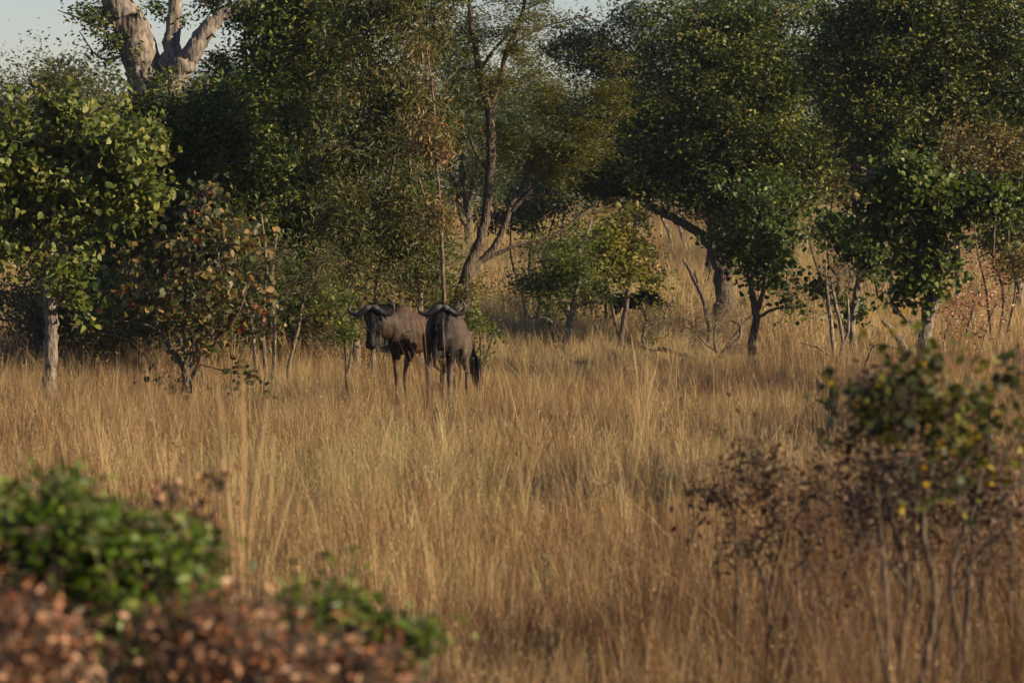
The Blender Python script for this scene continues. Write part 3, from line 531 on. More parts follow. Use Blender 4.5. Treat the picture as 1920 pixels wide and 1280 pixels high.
for (px, py, D, rx, ry, n, lab, mt) in UG:
    by = HOR + F * HC / D
    tree('shrub', lab, 'shrub', D, [[(px, by, 0, 3), (px + 12, by * .7 + py * .3, 0, 3), (px - 8, (by + py) / 2, 0, 2.5), (px + 6, py, 0, 1.5)], [(px + 12, by, .2, 2.5, 1), (px + 34, by * .65 + py * .35, .2, 2), (px + 20, by * .4 + py * .6, .2, 2), (px + rx * .6, py, 0, 1)], [(px - 10, by, .1, 2.5, 1), (px - 20, by * .7 + py * .3, .1, 2), (px - 42, by * .4 + py * .6, 0, 1.5), (px - rx * .5, py, 0, 1)]],
         [(px, py, rx, ry, .9, 0, n), (px + rx * .3, (by + py) / 2, rx * .8, ry * .6, .8, .2, n // 3)], 'oval', mt, 'bark_dark', size=0.11, per=36, spread=0.28, twig=.006)
# trees out of view on the right whose long shadows fall across the grass
for (x_, y_, h_, lab) in ((11.2, 46, 4.6, 'spreading tree just outside the right edge, level with the stump'), (9.4, 35, 4.0, 'small tree outside the right edge, nearer than the stump'), (12.8, 59, 5.2, 'tall tree outside the right edge, level with the wildebeests')):
    ux = 960 + x_ / y_ * F; sc = F / y_; U = lambda dx, z: (ux + dx * sc, HOR - (z - HC) * sc)
    tree('tree', lab, 'tree', y_, [[(*U(0, 0), 0, .14 * sc), (*U(.05, h_ * .4), 0, .11 * sc), (*U(-.1, h_ * .8), 0, .06 * sc)], [(*U(.05, h_ * .4), 0, .08 * sc), (*U(-1, h_ * .75), 0, .03 * sc)], [(*U(.05, h_ * .4), 0, .08 * sc), (*U(.9, h_ * .8), 0, .03 * sc)]],
         [(*U(-.7, h_ * .8), 1.0 * sc, .6 * sc, 1.1, 0, 50), (*U(.7, h_ * .85), 1.0 * sc, .6 * sc, 1.1, .4, 50), (*U(0, h_), 1.1 * sc, .6 * sc, 1.1, 0, 40)], 'oval', 'leaf_dark', size=.13, per=50, spread=.3, twig=.01)
# fallen branches
def log(label, D, pts, bark='bark_dead', twigs=0):
    tree('fallen_branch', label, 'branch', D, [pts], [(pts[len(pts) // 2][0], pts[len(pts) // 2][1] - 10, 60, 18, .5, 0, twigs)] if twigs else [], bark=bark, per=0, ground=False, spread=0.2)
log('curved dead branch lying in the clearing below the wiry shrub', 78, [(1206, 640, 0, 4), (1215, 652, 0, 4), (1245, 655, 0, 5), (1280, 664, -.5, 5), (1310, 676, -1, 4)], twigs=12)
log('pale arched stick lying in grass right of the bare shrub', 66, [(1500, 642, 0, 1.5), (1530, 650, 0, 2), (1560, 668, 0, 1.5)], 'bark_tan')
log('pale bent stick in grass left of the twin trunked tree', 64, [(1622, 690, 0, 2.5), (1635, 655, 0, 2.5), (1650, 646, 0, 2), (1690, 655, 0, 1.5)], 'bark_tan')
log('grey log leaning in grass between the two small right trees', 70, [(1655, 600, 0, 3), (1672, 620, 0, 6), (1690, 640, 0, 8), (1700, 660, 0, 6)], 'bark_grey')

# small dark stump in the open grass on the right
def stump():
    c = at(1562, 800, 50); base = np.array((c[0], c[1], gz(c[0], c[1])))
    r = thing('stump', 'small dark tree stump standing alone in the open grass on the right', 'stump', base)
    t = Tubes(); tube_add(t, base + np.array([(0, 0, -.1), (0.01, 0, .2), (0.0, 0, .45), (.02, 0, .62)]), np.array([.09, .06, .055, .04]), 9, .12)
    link('trunk', t.mesh('trunk', M['bark_dark'], base), r)
    t = Tubes(); tube_add(t, base + np.array([(-.02, 0, .3), (-.12, 0.02, .42), (-.2, .03, .45)]), np.array([.03, .02, .012]), 6, .1)
    link('branch', t.mesh('branch', M['bark_dark'], base), r)
stump()

# ------------------------------------------------------------------ wildebeest
def hide_mat(k=(1, 1, 1), nm='brindled_hide'):
    m = bpy.data.materials.new(nm); m.use_nodes = True; nt = m.node_tree; N = nt.nodes; L = nt.links
    pb = N['Principled BSDF']; pb.inputs['Roughness'].default_value = 0.6; pb.inputs['Specular IOR Level'].default_value = 0.12
    
    a = N.new('ShaderNodeAttribute'); a.attribute_name = 'tint'
    tc = N.new('ShaderNodeTexCoord'); wv = N.new('ShaderNodeTexWave'); wv.wave_type = 'BANDS'; wv.bands_direction = 'X'
    wv.inputs['Scale'].default_value = 3.2; wv.inputs['Distortion'].default_value = 11; wv.inputs['Detail'].default_value = 3; wv.inputs['Detail Scale'].default_value = 1.2
    L.new(tc.outputs['Object'], wv.inputs[0])
    n = N.new('ShaderNodeTexNoise'); n.inputs['Scale'].default_value = 9; n.inputs['Detail'].default_value = 6; L.new(tc.outputs['Object'], n.inputs[0])
    r = ramp(nt, [(0.0, (0.004, 0.004, 0.005)), (0.3, (0.009, 0.008, 0.008)), (0.5, (0.034, 0.025, 0.018)), (0.65, (0.062, 0.047, 0.034)), (0.85, (0.10, 0.074, 0.048)), (1.0, (0.15, 0.095, 0.05))]); 
    for e in r.color_ramp.elements: c = e.color; e.color = (c[0] * k[0], c[1] * k[1], c[2] * k[2], 1)
    # tint - stripes*0.35 (stripes only where tint is mid) + noise
    m1 = N.new('ShaderNodeMath'); m1.operation = 'MULTIPLY_ADD'; m1.inputs[1].default_value = -0.15; L.new(wv.outputs['Fac'], m1.inputs[0]); L.new(a.outputs['Fac'], m1.inputs[2])
    m2 = N.new('ShaderNodeMath'); m2.operation = 'MULTIPLY_ADD'; m2.inputs[1].default_value = 0.32; L.new(n.outputs[0], m2.inputs[0]); L.new(m1.outputs[0], m2.inputs[2])
    L.new(m2.outputs[0], r.inputs[0]); L.new(r.outputs[0], pb.inputs['Base Color'])
    b = N.new('ShaderNodeBump'); b.inputs['Strength'].default_value = 0.4; b.inputs['Distance'].default_value = 0.01; L.new(n.outputs[0], b.inputs['Height']); L.new(b.outputs[0], pb.inputs['Normal'])
    return m
def simple(name, c, rough=0.6, spec=0.4):
    m = bpy.data.materials.new(name); m.use_nodes = True; nt = m.node_tree; pb = nt.nodes['Principled BSDF']
    tc = nt.nodes.new('ShaderNodeTexCoord'); n = nt.nodes.new('ShaderNodeTexNoise'); n.inputs['Scale'].default_value = 22; nt.links.new(tc.outputs['Object'], n.inputs[0])
    r = ramp(nt, [(0.3, tuple(x * .6 for x in c)), (0.7, tuple(x * 1.3 for x in c))]); nt.links.new(n.outputs[0], r.inputs[0]); nt.links.new(r.outputs[0], pb.inputs['Base Color'])
    pb.inputs['Roughness'].default_value = rough; pb.inputs['Specular IOR Level'].default_value = spec
    return m
HIDE = hide_mat((1.0, .98, .97)); HIDEB = hide_mat((1.05, .80, .62), 'brown_hide'); HORN = simple('horn', (0.012, 0.011, 0.012), 0.45, 0.35); BOSS = simple('horn_boss', (0.04, 0.034, 0.030), .6); HAIR = simple('black_hair', (0.006, 0.0055, 0.006), .6, .15)
HAIRB = simple('beard_hair', (0.05, 0.036, 0.026), .6, .3); HOOF = simple('hoof', (0.02, 0.017, 0.015), .4); EYE = simple('eye', (0.006, 0.005, 0.005), .1, .8)

def loft(secs, sides=14):
    """secs: list of (center(3), half-width vec u, half-height vec v) -> closed tube arrays"""
    V = []; I = []; n = len(secs); a = np.arange(sides) / sides * 2 * math.pi
    for c, u, v in secs: V.append(c + np.cos(a)[:, None] * u + np.sin(a)[:, None] * v)
    c0, cn = np.asarray(secs[0][0]), np.asarray(secs[-1][0])
    V = np.vstack(V + [c0[None], cn[None]]); F_ = []
    for k in range(n - 1):
        for s in range(sides): s2 = (s + 1) % sides; F_.append((k * sides + s, k * sides + s2, (k + 1) * sides + s2, (k + 1) * sides + s))
    for s in range(sides):
        s2 = (s + 1) % sides; F_.append((n * sides, s2, s)); F_.append((n * sides + 1, (n - 1) * sides + s, (n - 1) * sides + s2))
    return V, F_
def ell_tube(pts, side=np.array((0, 1.0, 0))):
    """pts: (x,y,z, rw, rh) ; rw along side, rh perpendicular"""
    P = np.array([p[:3] for p in pts], float); T = np.gradient(P, axis=0); T /= np.linalg.norm(T, axis=1)[:, None] + 1e-9; out = []
    Pn = catmull(P, 5); R = np.array([p[3:5] for p in pts]); tt = np.linspace(0, len(pts) - 1, len(Pn)); RW = np.interp(tt, range(len(pts)), R[:, 0]); RH = np.interp(tt, range(len(pts)), R[:, 1])
    T = np.gradient(Pn, axis=0); T /= np.linalg.norm(T, axis=1)[:, None] + 1e-9
    for p, t, w_, h in zip(Pn, T, RW, RH):
        u = side - t * np.dot(side, t); u /= np.linalg.norm(u); v = np.cross(t, u); out.append((p, u * w_, v * h))
    return loft(out)

def wildebeest(label, loc, heading, head_yaw, head_pitch=1.05, head_pos=(0.98, 0.0, 1.30), legs=None, scale=1.0, horn=1.0, dark=0.0, name='wildebeest', tail=0.0, hide=None):
    rz = math.atan2(heading[1], heading[0])
    root = thing(name, label, 'wildebeest', loc, 'wildebeest herd in the clearing', rz, scale)
    parts = []
    # torso
    parts.append(ell_tube([(-.80, 0, 1.05, .05, .08), (-.74, 0, 1.03, .13, .17), (-.60, 0, 1.02, .17, .225), (-.38, 0, 1.00, .19, .235), (-.10, 0, .98, .21, .255), (.18, 0, .99, .215, .305),
                           (.38, 0, 1.03, .195, .335), (.52, 0, 1.05, .165, .31), (.64, 0, 1.06, .14, .24)]))
    hp = np.array(head_pos); cyw, syw = math.cos(head_yaw), math.sin(head_yaw)
    f = np.array((cyw, syw, 0)); sd_ = np.array((-syw, cyw, 0)); dn = f * math.cos(head_pitch) - np.array((0, 0, 1)) * math.sin(head_pitch)   # along the face
    up = f * math.sin(head_pitch) + np.array((0, 0, 1)) * math.cos(head_pitch)  # out of the forehead
    # neck
    back = hp - f * 0.07 - np.array((0, 0, .06))
    parts.append(ell_tube([(.36, 0, 1.08, .16, .26), (.55, 0, 1.10, .14, .235), (.5 * .66 + back[0] * .5, back[1] * .4, 1.15, .115, .19), (*back, .095, .14), (*(back + dn * .08), .08, .10)]))
    # head: poll -> muzzle
    def hpnt(t, o=0.0): return hp + dn * t + up * o
    S = []
    for t, w_, h, o in [(-.03, .05, .06, -.03), (.02, .095, .10, -.05), (.10, .105, .115, -.06), (.20, .088, .105, -.06), (.32, .070, .085, -.045), (.43, .066, .072, -.03), (.51, .078, .070, -.025), (.56, .070, .055, -.03), (.585, .035, .03, -.035)]:
        S.append((hpnt(t, o), sd_ * w_, up * h))
    parts.append(loft(S))
    # brow ridges
    for s in (-1, 1):
        parts.append(ell_tube([(*(hpnt(.07, .0) + sd_ * s * .06), .03, .03), (*(hpnt(.13, .01) + sd_ * s * .085), .03, .03), (*(hpnt(.2, .0) + sd_ * s * .07), .02, .02)]))
    # legs
    L_ = legs or [(.38, .0), (.40, .06), (-.55, .0), (-.52, -.08)]
    for i, (lx, sw) in enumerate(L_):
        s = -1 if i % 2 else 1
        if i < 2:   # front: shoulder, elbow, knee (wrist), fetlock, hoof
            parts.append(ell_tube([(lx + .0, s * .15, 1.02, .075, .17), (lx - .03, s * .16, .82, .075, .125), (lx - .02, s * .145, .68, .055, .075), (lx + sw * .5, s * .14, .54, .040, .048), (lx + sw, s * .135, .42, .042, .045), (lx + sw, s * .135, .36, .031, .034),
                                   (lx + sw * .9, s * .135, .2, .026, .029), (lx + sw * .9, s * .135, .12, .034, .036), (lx + sw * .9 + .03, s * .135, .06, .028, .034), (lx + sw * .9 + .05, s * .135, .02, .033, .045)]))
        else:       # hind: hip, thigh, stifle, hock, cannon
            parts.append(ell_tube([(lx - .03, s * .12, 1.02, .09, .18), (lx + .02, s * .15, .84, .10, .17), (lx + .06, s * .15, .70, .07, .11), (lx - .02, s * .145, .58, .045, .065), (lx - .11 + sw, s * .14, .47, .036, .050), (lx - .10 + sw, s * .14, .40, .033, .042),
                                   (lx - .08 + sw, s * .14, .22, .027, .031), (lx - .07 + sw, s * .14, .12, .034, .036), (lx - .04 + sw, s * .14, .06, .028, .034), (lx - .02 + sw, s * .14, .02, .033, .045)]))
    me = bpy.data.meshes.new('body_raw'); V = []; FF = []; k = 0
    for v, f_ in parts: V += [tuple(x) for x in v]; FF += [tuple(j + k for j in q) for q in f_]; k += len(v)
    me.from_pydata(V, [], FF); me.update()
    tmp = bpy.data.objects.new('tmp', me); C.objects.link(tmp)
    md = tmp.modifiers.new('r', 'REMESH'); md.mode = 'VOXEL'; md.voxel_size = 0.016; md.use_smooth_shade = True
    ms = tmp.modifiers.new('s', 'SMOOTH'); ms.factor = 0.5; ms.iterations = 4
    dg = bpy.context.evaluated_depsgraph_get(); bm_ = bpy.data.meshes.new_from_object(tmp.evaluated_get(dg)); bpy.data.objects.remove(tmp)
    n = len(bm_.vertices); co = np.empty(n * 3); bm_.vertices.foreach_get('co', co); co = co.reshape(-1, 3)
    dh = (co - hp) @ dn; rad = np.linalg.norm(co - hp - dh[:, None] * dn, axis=1)
    face = (dh > -.05) & (rad < .2)
    fo = (co - hp) @ up
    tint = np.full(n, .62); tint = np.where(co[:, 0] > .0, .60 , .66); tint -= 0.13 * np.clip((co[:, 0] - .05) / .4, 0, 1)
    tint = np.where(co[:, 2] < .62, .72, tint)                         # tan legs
    tint += .12 * np.clip((co[:, 2] - 1.2) / .15, 0, 1)                # coat grows paler towards the top of the back
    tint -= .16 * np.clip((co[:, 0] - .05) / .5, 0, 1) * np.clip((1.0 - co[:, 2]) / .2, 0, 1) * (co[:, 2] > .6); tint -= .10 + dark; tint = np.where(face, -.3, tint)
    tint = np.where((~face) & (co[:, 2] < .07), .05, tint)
    a = bm_.attributes.new('tint', 'FLOAT', 'POINT'); a.data.foreach_set('value', tint.astype(np.float32))
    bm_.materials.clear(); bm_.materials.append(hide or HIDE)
    for p in bm_.polygons: p.use_smooth = True
    link('body', bm_, root)
    # horns: out, down, then up and in
    for s in (-1, 1):
        H = [hp + dn * .015 + up * .035 + sd_ * s * .015, hp + dn * .045 + up * .045 + sd_ * s * .09, hp + dn * .10 + up * .03 + sd_ * s * .175, hp + dn * .095 + up * .03 + sd_ * s * .255]
        zz = np.array((0, 0, 1.0)); e = H[-1]
        H += [e + sd_ * s * .045 * horn + zz * .05 * horn, e + sd_ * s * .040 * horn + zz * .125 * horn, e + sd_ * s * .0 + zz * .185 * horn, e - sd_ * s * .05 * horn + zz * .215 * horn]
        Q = catmull(np.array(H), 5); R = np.interp(np.linspace(0, 7, len(Q)), range(8), np.array([.044, .042, .036, .028, .020, .014, .009, .003]) * (0.6 + .4 * horn))
        t = Tubes(); tube_add(t, Q, R, 10); link('horn', t.mesh('horn', HORN, (0, 0, 0)), root)
        t = Tubes(); tube_add(t, np.array([hp + dn * .0 + up * .045 + sd_ * s * .0, hp + dn * .02 + up * .055 + sd_ * s * .05, hp + dn * .05 + up * .05 + sd_ * s * .105]), np.array([.03, .046, .030]) * (0.6 + .4 * horn), 9, .05)
        link('horn_boss', t.mesh('horn_boss', BOSS, (0, 0, 0)), root)
        # ear: narrow cone folded back under the horn
        e0 = hp + dn * .07 - up * .02 + sd_ * s * .09; t = Tubes()
        Q = np.array([e0, e0 + sd_ * s * .06 - np.array((0, 0, .01)), e0 + sd_ * s * .10 - np.array((0, 0, .05)), e0 + sd_ * s * .12 - np.array((0, 0, .09))])
        tube_add(t, Q, np.array([.016, .03, .022, .004]), 7); link('ear', t.mesh('ear', HAIRB, (0, 0, 0)), root)
        t = Tubes(); ec = hpnt(.17, .01) + sd_ * s * .088
        tube_add(t, np.array([ec - up * .016, ec, ec + up * .014]), np.array([.006, .015, .008]), 8); link('eye', t.mesh('eye', EYE, (0, 0, 0)), root)
        t = Tubes(); ec = hpnt(.545, .022) + sd_ * s * .034
        tube_add(t, np.array([ec - dn * .012, ec, ec + dn * .012]), np.array([.006, .012, .005]), 6); link('nostril', t.mesh('nostril', EYE, (0, 0, 0)), root)
    # hair strands
    def hair(name_, roots, dirs, ln, mat, w0=.006, droop=.5):
        V = []; I = []; k = 0
        for r_, d_ in zip(roots, dirs):
            l = ln * random.uniform(.6, 1.2); sidev = np.cross(d_, rng.normal(size=3)); sidev /= np.linalg.norm(sidev) + 1e-9
            for j in range(4):
                q = j / 3; p = r_ + d_ * l * q + np.array((0, 0, -1)) * droop * l * q * q; wd = w0 * (1 - q * .85); V += [p - sidev * wd, p + sidev * wd]
            for j in range(3): b = k + 2 * j; I += [b, b + 1, b + 3, b + 2]
            k += 8
        link(name_, mesh_np(name_, np.array(V), 4, I, mat, smooth=True), root)['kind'] = 'stuff'
    neck_top = lambda q: (1 - q) * np.array((.42, 0, 1.36)) + q * (hp + np.array((0, 0, .03)) - f * .08)
    n = 420; q = rng.random(n); r0 = np.array([neck_top(x) for x in q]) + rng.normal(size=(n, 3)) * np.array((.01, .018, .01)); sdir = rng.choice((-1, 1), n)
    hair('mane', r0, [np.array((0.05, s * random.uniform(.2, .8), random.uniform(.1, .5))) for s in sdir], .20, HAIR, .006, .9)
    n = 120; r0 = np.array([hp + dn * rng.uniform(-.03, .06) + up * .04 for _ in range(n)]) + np.outer(rng.normal(size=n) * .03, sd_)
    hair('forelock', r0, [np.array((rng.normal() * .25, rng.normal() * .25, 1.0)) for _ in range(n)], .085, HAIR, .005, .3)
    neck_bot = lambda q: (1 - q) * np.array((.60, 0, .88)) + q * (hp + dn * .30 - up * .12)
    n = 340; q = rng.random(n); r0 = np.array([neck_bot(x) for x in q]) + rng.normal(size=(n, 3)) * .03
    hair('beard', r0, [np.array((random.uniform(-.2, .2), random.uniform(-.2, .2), -1)) for _ in range(n)], .15, HAIRB if dark < .1 else HAIR, .006, .2)
    n = 220; q = rng.random(n); r0 = np.array([hpnt(.03 + .3 * x, .03) for x in q]) + np.outer(rng.normal(size=n) * .035, sd_)
    hair('face_hair', r0, [dn * .8 + up * random.uniform(.0, .35) + sd_ * random.uniform(-.3, .3) for _ in range(n)], .07, HAIR, .005, .2)
    # tail: dock + switch of long black hair
    t = Tubes(); ty = tail; tp = np.array([(-.76, 0, 1.12), (-.84, ty * .3, 1.08), (-.88, ty * .6, .92), (-.88, ty * .8, .74), (-.87, ty, .62)])
    tq = catmull(tp, 4); tube_add(t, tq, np.linspace(.036, .016, len(tq)), 7); tl = link('tail', t.mesh('tail', HAIR, (0, 0, 0)), root)
    n = 420; q = rng.random(n); r0 = np.array([tq[min(len(tq) - 1, int((.35 + .65 * x) * len(tq)))] for x in q]) + rng.normal(size=(n, 3)) * .012
    hair('tail_hair', r0, [np.array((random.uniform(-.10, .10), random.uniform(-.10, .10), -1)) for _ in range(n)], .36, HAIR, .006, .1)
    return root

def place(px, D): x = (px - 960) / F * D; return (x, D, float(gz(x, D)))
def yaw_to_cam(px, D, heading, extra=0.0):
    loc = place(px, D); d = np.array((-loc[0], -loc[1])); a = math.atan2(d[1], d[0]) - math.atan2(heading[1], heading[0])
    return (a + math.pi) % (2 * math.pi) - math.pi + extra
h1 = (-.62, -.78); h2 = (-.20, -.98)
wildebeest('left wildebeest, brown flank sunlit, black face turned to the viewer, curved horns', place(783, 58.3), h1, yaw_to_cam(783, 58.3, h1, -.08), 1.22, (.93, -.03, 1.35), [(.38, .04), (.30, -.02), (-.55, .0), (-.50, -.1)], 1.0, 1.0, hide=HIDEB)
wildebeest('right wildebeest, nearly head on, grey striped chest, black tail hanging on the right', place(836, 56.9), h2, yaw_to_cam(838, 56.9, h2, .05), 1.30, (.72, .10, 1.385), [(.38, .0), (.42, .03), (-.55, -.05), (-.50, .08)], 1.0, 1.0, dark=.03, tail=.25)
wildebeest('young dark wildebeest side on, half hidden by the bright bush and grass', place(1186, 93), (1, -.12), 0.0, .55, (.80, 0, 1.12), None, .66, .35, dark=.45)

# ------------------------------------------------------------------ foreground shrubs (out of focus)
tree('bush', 'blurred dark bush with yellow green leaves in the right foreground', 'bush', 18.5,
     [[(1740, 1500, 0, 8), (1730, 1280, 0, 7), (1755, 1130, 0, 6), (1730, 980, 0, 6), (1750, 860, 0, 5), (1735, 740, 0, 3)], [(1720, 1500, .1, 6, 1), (1690, 1250, .1, 5), (1705, 1090, .1, 5), (1670, 960, 0, 4), (1650, 800, 0, 3)], [(1765, 1500, 0, 6, 1), (1800, 1250, 0, 5), (1785, 1080, 0, 5), (1830, 940, 0, 4), (1860, 790, 0, 3)],
      [(1730, 980, 0, 4), (1680, 890, 0, 4), (1610, 840, 0, 3), (1585, 780, 0, 2)], [(1785, 1000, 0, 4), (1850, 900, 0, 3), (1900, 830, 0, 3), (1960, 730, 0, 2)], [(1750, 1500, .2, 5, 1), (1760, 1200, .2, 4), (1830, 1050, .2, 4), (1900, 980, .1, 3)], [(1700, 1500, -.1, 5, 1), (1660, 1240, -.1, 4), (1620, 1060, -.1, 3), (1600, 930, -.1, 2)], [(1700, 1100, 0, 3), (1640, 1020, 0, 2), (1600, 1000, 0, 1.5)]],
     [(1720, 730, 110, 45, .4, 0, 22), (1650, 780, 80, 60, .35, 0, 17), (1820, 760, 110, 50, .4, 0, 20), (1900, 790, 90, 70, .35, 0, 16), (1750, 840, 140, 60, .4, 0, 16), (1640, 720, 45, 25, .2, 0, 6), (1740, 660, 50, 22, .2, 0, 7), (1900, 700, 60, 30, .2, 0, 8), (1790, 900, 80, 40, .3, 0, 6), (1690, 930, 70, 50, .3, 0, 4)],
     'round', 'leaf_front', 'bark_dark', size=0.05, per=10, spread=0.10, droop=.4, twig=.0025, tone=.0, tvar=.35, singles=300, clump=1.3)
tree('shrub', 'blurred dark brown leaved shrub tangled under the dark bush on the right', 'shrub', 21.6,
     [[(1660, 1400, 0, 6), (1665, 1150, 0, 5), (1650, 980, 0, 4), (1630, 830, 0, 2)], [(1800, 1400, 0, 6, 1), (1815, 1150, 0, 5), (1830, 980, 0, 4), (1860, 860, 0, 2)]],
     [(1650, 760, 70, 70, .3, 0, 50), (1680, 870, 110, 60, .3, 0, 50), (1800, 900, 120, 60, .3, 0, 50), (1750, 980, 150, 60, .3, 0, 36), (1880, 900, 60, 60, .3, 0, 20)],
     'oval', 'leaf_brown', 'bark_dark', size=0.055, per=10, spread=0.11, droop=.4, twig=.003, tone=-.25, tvar=.3)
tree('dead_shrub', 'brown half dead weedy shrub of thin stems in the right foreground', 'shrub', 23.5,
     [[(1380, 1300, 0, 5), (1382, 1100, 0, 5), (1376, 960, 0, 4), (1330, 920, 0, 2), (1280, 920, 0, 1.5)], [(1450, 1300, 0, 6, 1), (1440, 1120, 0, 5), (1410, 1040, 0, 4), (1385, 1010, 0, 3)], [(1480, 1300, 0, 5, 1), (1500, 1120, 0, 4), (1440, 980, 0, 3), (1430, 850, 0, 2)], [(1560, 1300, 0, 5, 1), (1580, 1100, 0, 4), (1620, 960, 0, 3), (1560, 880, 0, 2)], [(1440, 1150, 0, 5), (1460, 1040, 0, 3), (1520, 930, 0, 2)]],
     [(1430, 880, 60, 50, .3, 0, 34), (1520, 920, 90, 50, .35, 0, 40), (1330, 930, 60, 30, .2, 0, 14), (1470, 1030, 120, 70, .4, 0, 50), (1640, 930, 80, 60, .3, 0, 30), (1500, 1170, 150, 70, .4, 0, 40)],
     'oval', 'leaf_brown', 'bark_dark', size=0.055, per=9, spread=0.1, droop=.5, twig=.003, tone=.0, singles=0)
tree('dead_shrub', 'red tinged stemmy weed at the lower right edge', 'shrub', 22,
     [[(1850, 1330, 0, 4), (1840, 1150, 0, 4), (1870, 1000, 0, 3), (1900, 930, 0, 2)], [(1720, 1300, 0, 5, 1), (1730, 1150, 0, 4), (1715, 1000, 0, 3), (1725, 900, 0, 2)], [(1640, 1300, 0, 4, 1), (1650, 1150, 0, 3), (1660, 1000, 0, 2)], [(1905, 1300, 0, 4, 1), (1895, 1100, 0, 3), (1900, 950, 0, 2)]],
     [(1850, 1050, 90, 80, .3, 0, 34), (1900, 940, 40, 30, .2, 0, 10), (1720, 1020, 90, 60, .3, 0, 24)], 'oval', 'leaf_brown', 'bark_dead', size=0.05, per=9, spread=0.1, droop=.4, twig=.003, tone=.2)
tree('bush', 'blurred fresh green leafy bush in the left foreground', 'bush', 13.5,
     [[(160, 1500, 0, 12), (165, 1250, 0, 10), (150, 1080, 0, 8), (130, 960, 0, 5)], [(180, 1500, 0, 10, 1), (220, 1200, 0, 9), (270, 1050, 0, 6), (290, 960, 0, 4)], [(140, 1500, 0, 10, 1), (90, 1200, 0, 8), (40, 1050, 0, 6), (20, 970, 0, 4)], [(200, 1250, 0, 6), (320, 1080, 0, 5), (370, 1020, 0, 3)]],
     [(120, 990, 90, 60, .22, 0, 60), (30, 980, 70, 50, .2, 0, 40), (230, 1010, 80, 55, .2, 0, 50), (330, 1040, 55, 40, .15, 0, 24), (120, 1080, 140, 70, .22, 0, 80), (270, 1090, 100, 60, .2, 0, 50), (190, 1190, 80, 80, .2, 0, 40), (110, 930, 35, 18, .1, 0, 6), (375, 1050, 25, 35, .1, 0, 8), (-60, 1050, 70, 90, .2, 0, 30)],
     'oval', 'leaf_green', 'bark_tan', size=0.050, per=20, spread=0.065, droop=-.1, twig=.002, tone=.0, tvar=.3, singles=300)
tree('shrub', 'blurred copper red leaved shrub in the bottom left corner', 'shrub', 11.5,
     [[(60, 1500, 0, 10), (60, 1300, 0, 8), (50, 1180, 0, 5), (60, 1100, 0, 3)], [(80, 1500, 0, 8, 1), (130, 1300, 0, 6), (140, 1180, 0, 4)], [(40, 1500, 0, 8, 1), (-10, 1300, 0, 6), (-10, 1150, 0, 4)]],
     [(50, 1190, 70, 60, .16, 0, 46), (0, 1240, 80, 80, .18, 0, 50), (100, 1240, 60, 60, .16, 0, 40), (60, 1290, 140, 50, .2, 0, 46), (-60, 1190, 50, 80, .15, 0, 16)],
     'oval', 'leaf_red', 'bark_dark', size=0.040, per=9, spread=0.07, droop=.3, twig=.003, tone=.20, tvar=.35, singles=300)
tree('shrub', 'blurred low rust brown shrub along the bottom edge, left of centre', 'shrub', 12,
     [[(420, 1500, 0, 10), (420, 1300, 0, 8), (400, 1200, 0, 5), (390, 1130, 0, 3)], [(440, 1500, 0, 8, 1), (520, 1300, 0, 6), (560, 1220, 0, 4)], [(400, 1500, 0, 8, 1), (330, 1300, 0, 6), (310, 1180, 0, 3)], [(460, 1500, 0, 7, 1), (640, 1330, 0, 5), (700, 1240, 0, 3)]],
     [(390, 1175, 90, 50, .2, 0, 50), (320, 1210, 50, 60, .18, 0, 34), (470, 1230, 100, 50, .2, 0, 50), (400, 1260, 160, 60, .22, 0, 80), (590, 1240, 90, 50, .2, 0, 40), (700, 1260, 80, 40, .2, 0, 30), (800, 1280, 70, 30, .2, 0, 14), (470, 1120, 30, 20, .1, 0, 5)],
     'oval', 'leaf_red', 'bark_dark', size=0.040, per=7, spread=0.075, droop=.3, twig=.003, tone=.12, tvar=.35, singles=300)
tree('bush', 'blurred small green bush between the rust brown shrub and dry grass', 'bush', 13,
     [[(640, 1500, 0, 7), (650, 1300, 0, 5), (630, 1150, 0, 3)], [(660, 1500, 0, 6, 1), (730, 1280, 0, 4), (760, 1200, 0, 3)], [(630, 1500, 0, 5, 1), (570, 1280, 0, 4), (560, 1170, 0, 2)]],
     [(600, 1150, 60, 30, .15, 0, 22), (650, 1200, 70, 50, .18, 0, 34), (740, 1210, 60, 45, .16, 0, 26), (560, 1150, 30, 25, .1, 0, 8), (640, 1115, 18, 14, .08, 0, 3), (700, 1260, 80, 30, .15, 0, 16)],
     'oval', 'leaf_green', 'bark_tan', size=0.045, per=19, spread=0.055, droop=-.1, twig=.002, tone=-.05, tvar=.3, singles=200)
tree('sapling', 'thin blurred sapling with a few pink and brown leaves, left foreground', 'sapling', 16,
     [[(345, 1300, 0, 4), (350, 1120, 0, 4), (345, 1000, 0, 3), (325, 930, 0, 2), (300, 890, 0, 1)], [(350, 1060, 0, 3), (390, 980, 0, 2), (420, 900, 0, 1)]],
     [(325, 925, 30, 45, .12, 0, 9), (415, 900, 20, 30, .1, 0, 5), (370, 975, 35, 25, .1, 0, 7), (400, 1050, 30, 60, .1, 0, 7)], 'round', 'leaf_red', 'bark_dark', size=0.036, per=4, spread=0.06, twig=.0025, tone=-.1, tvar=.4)

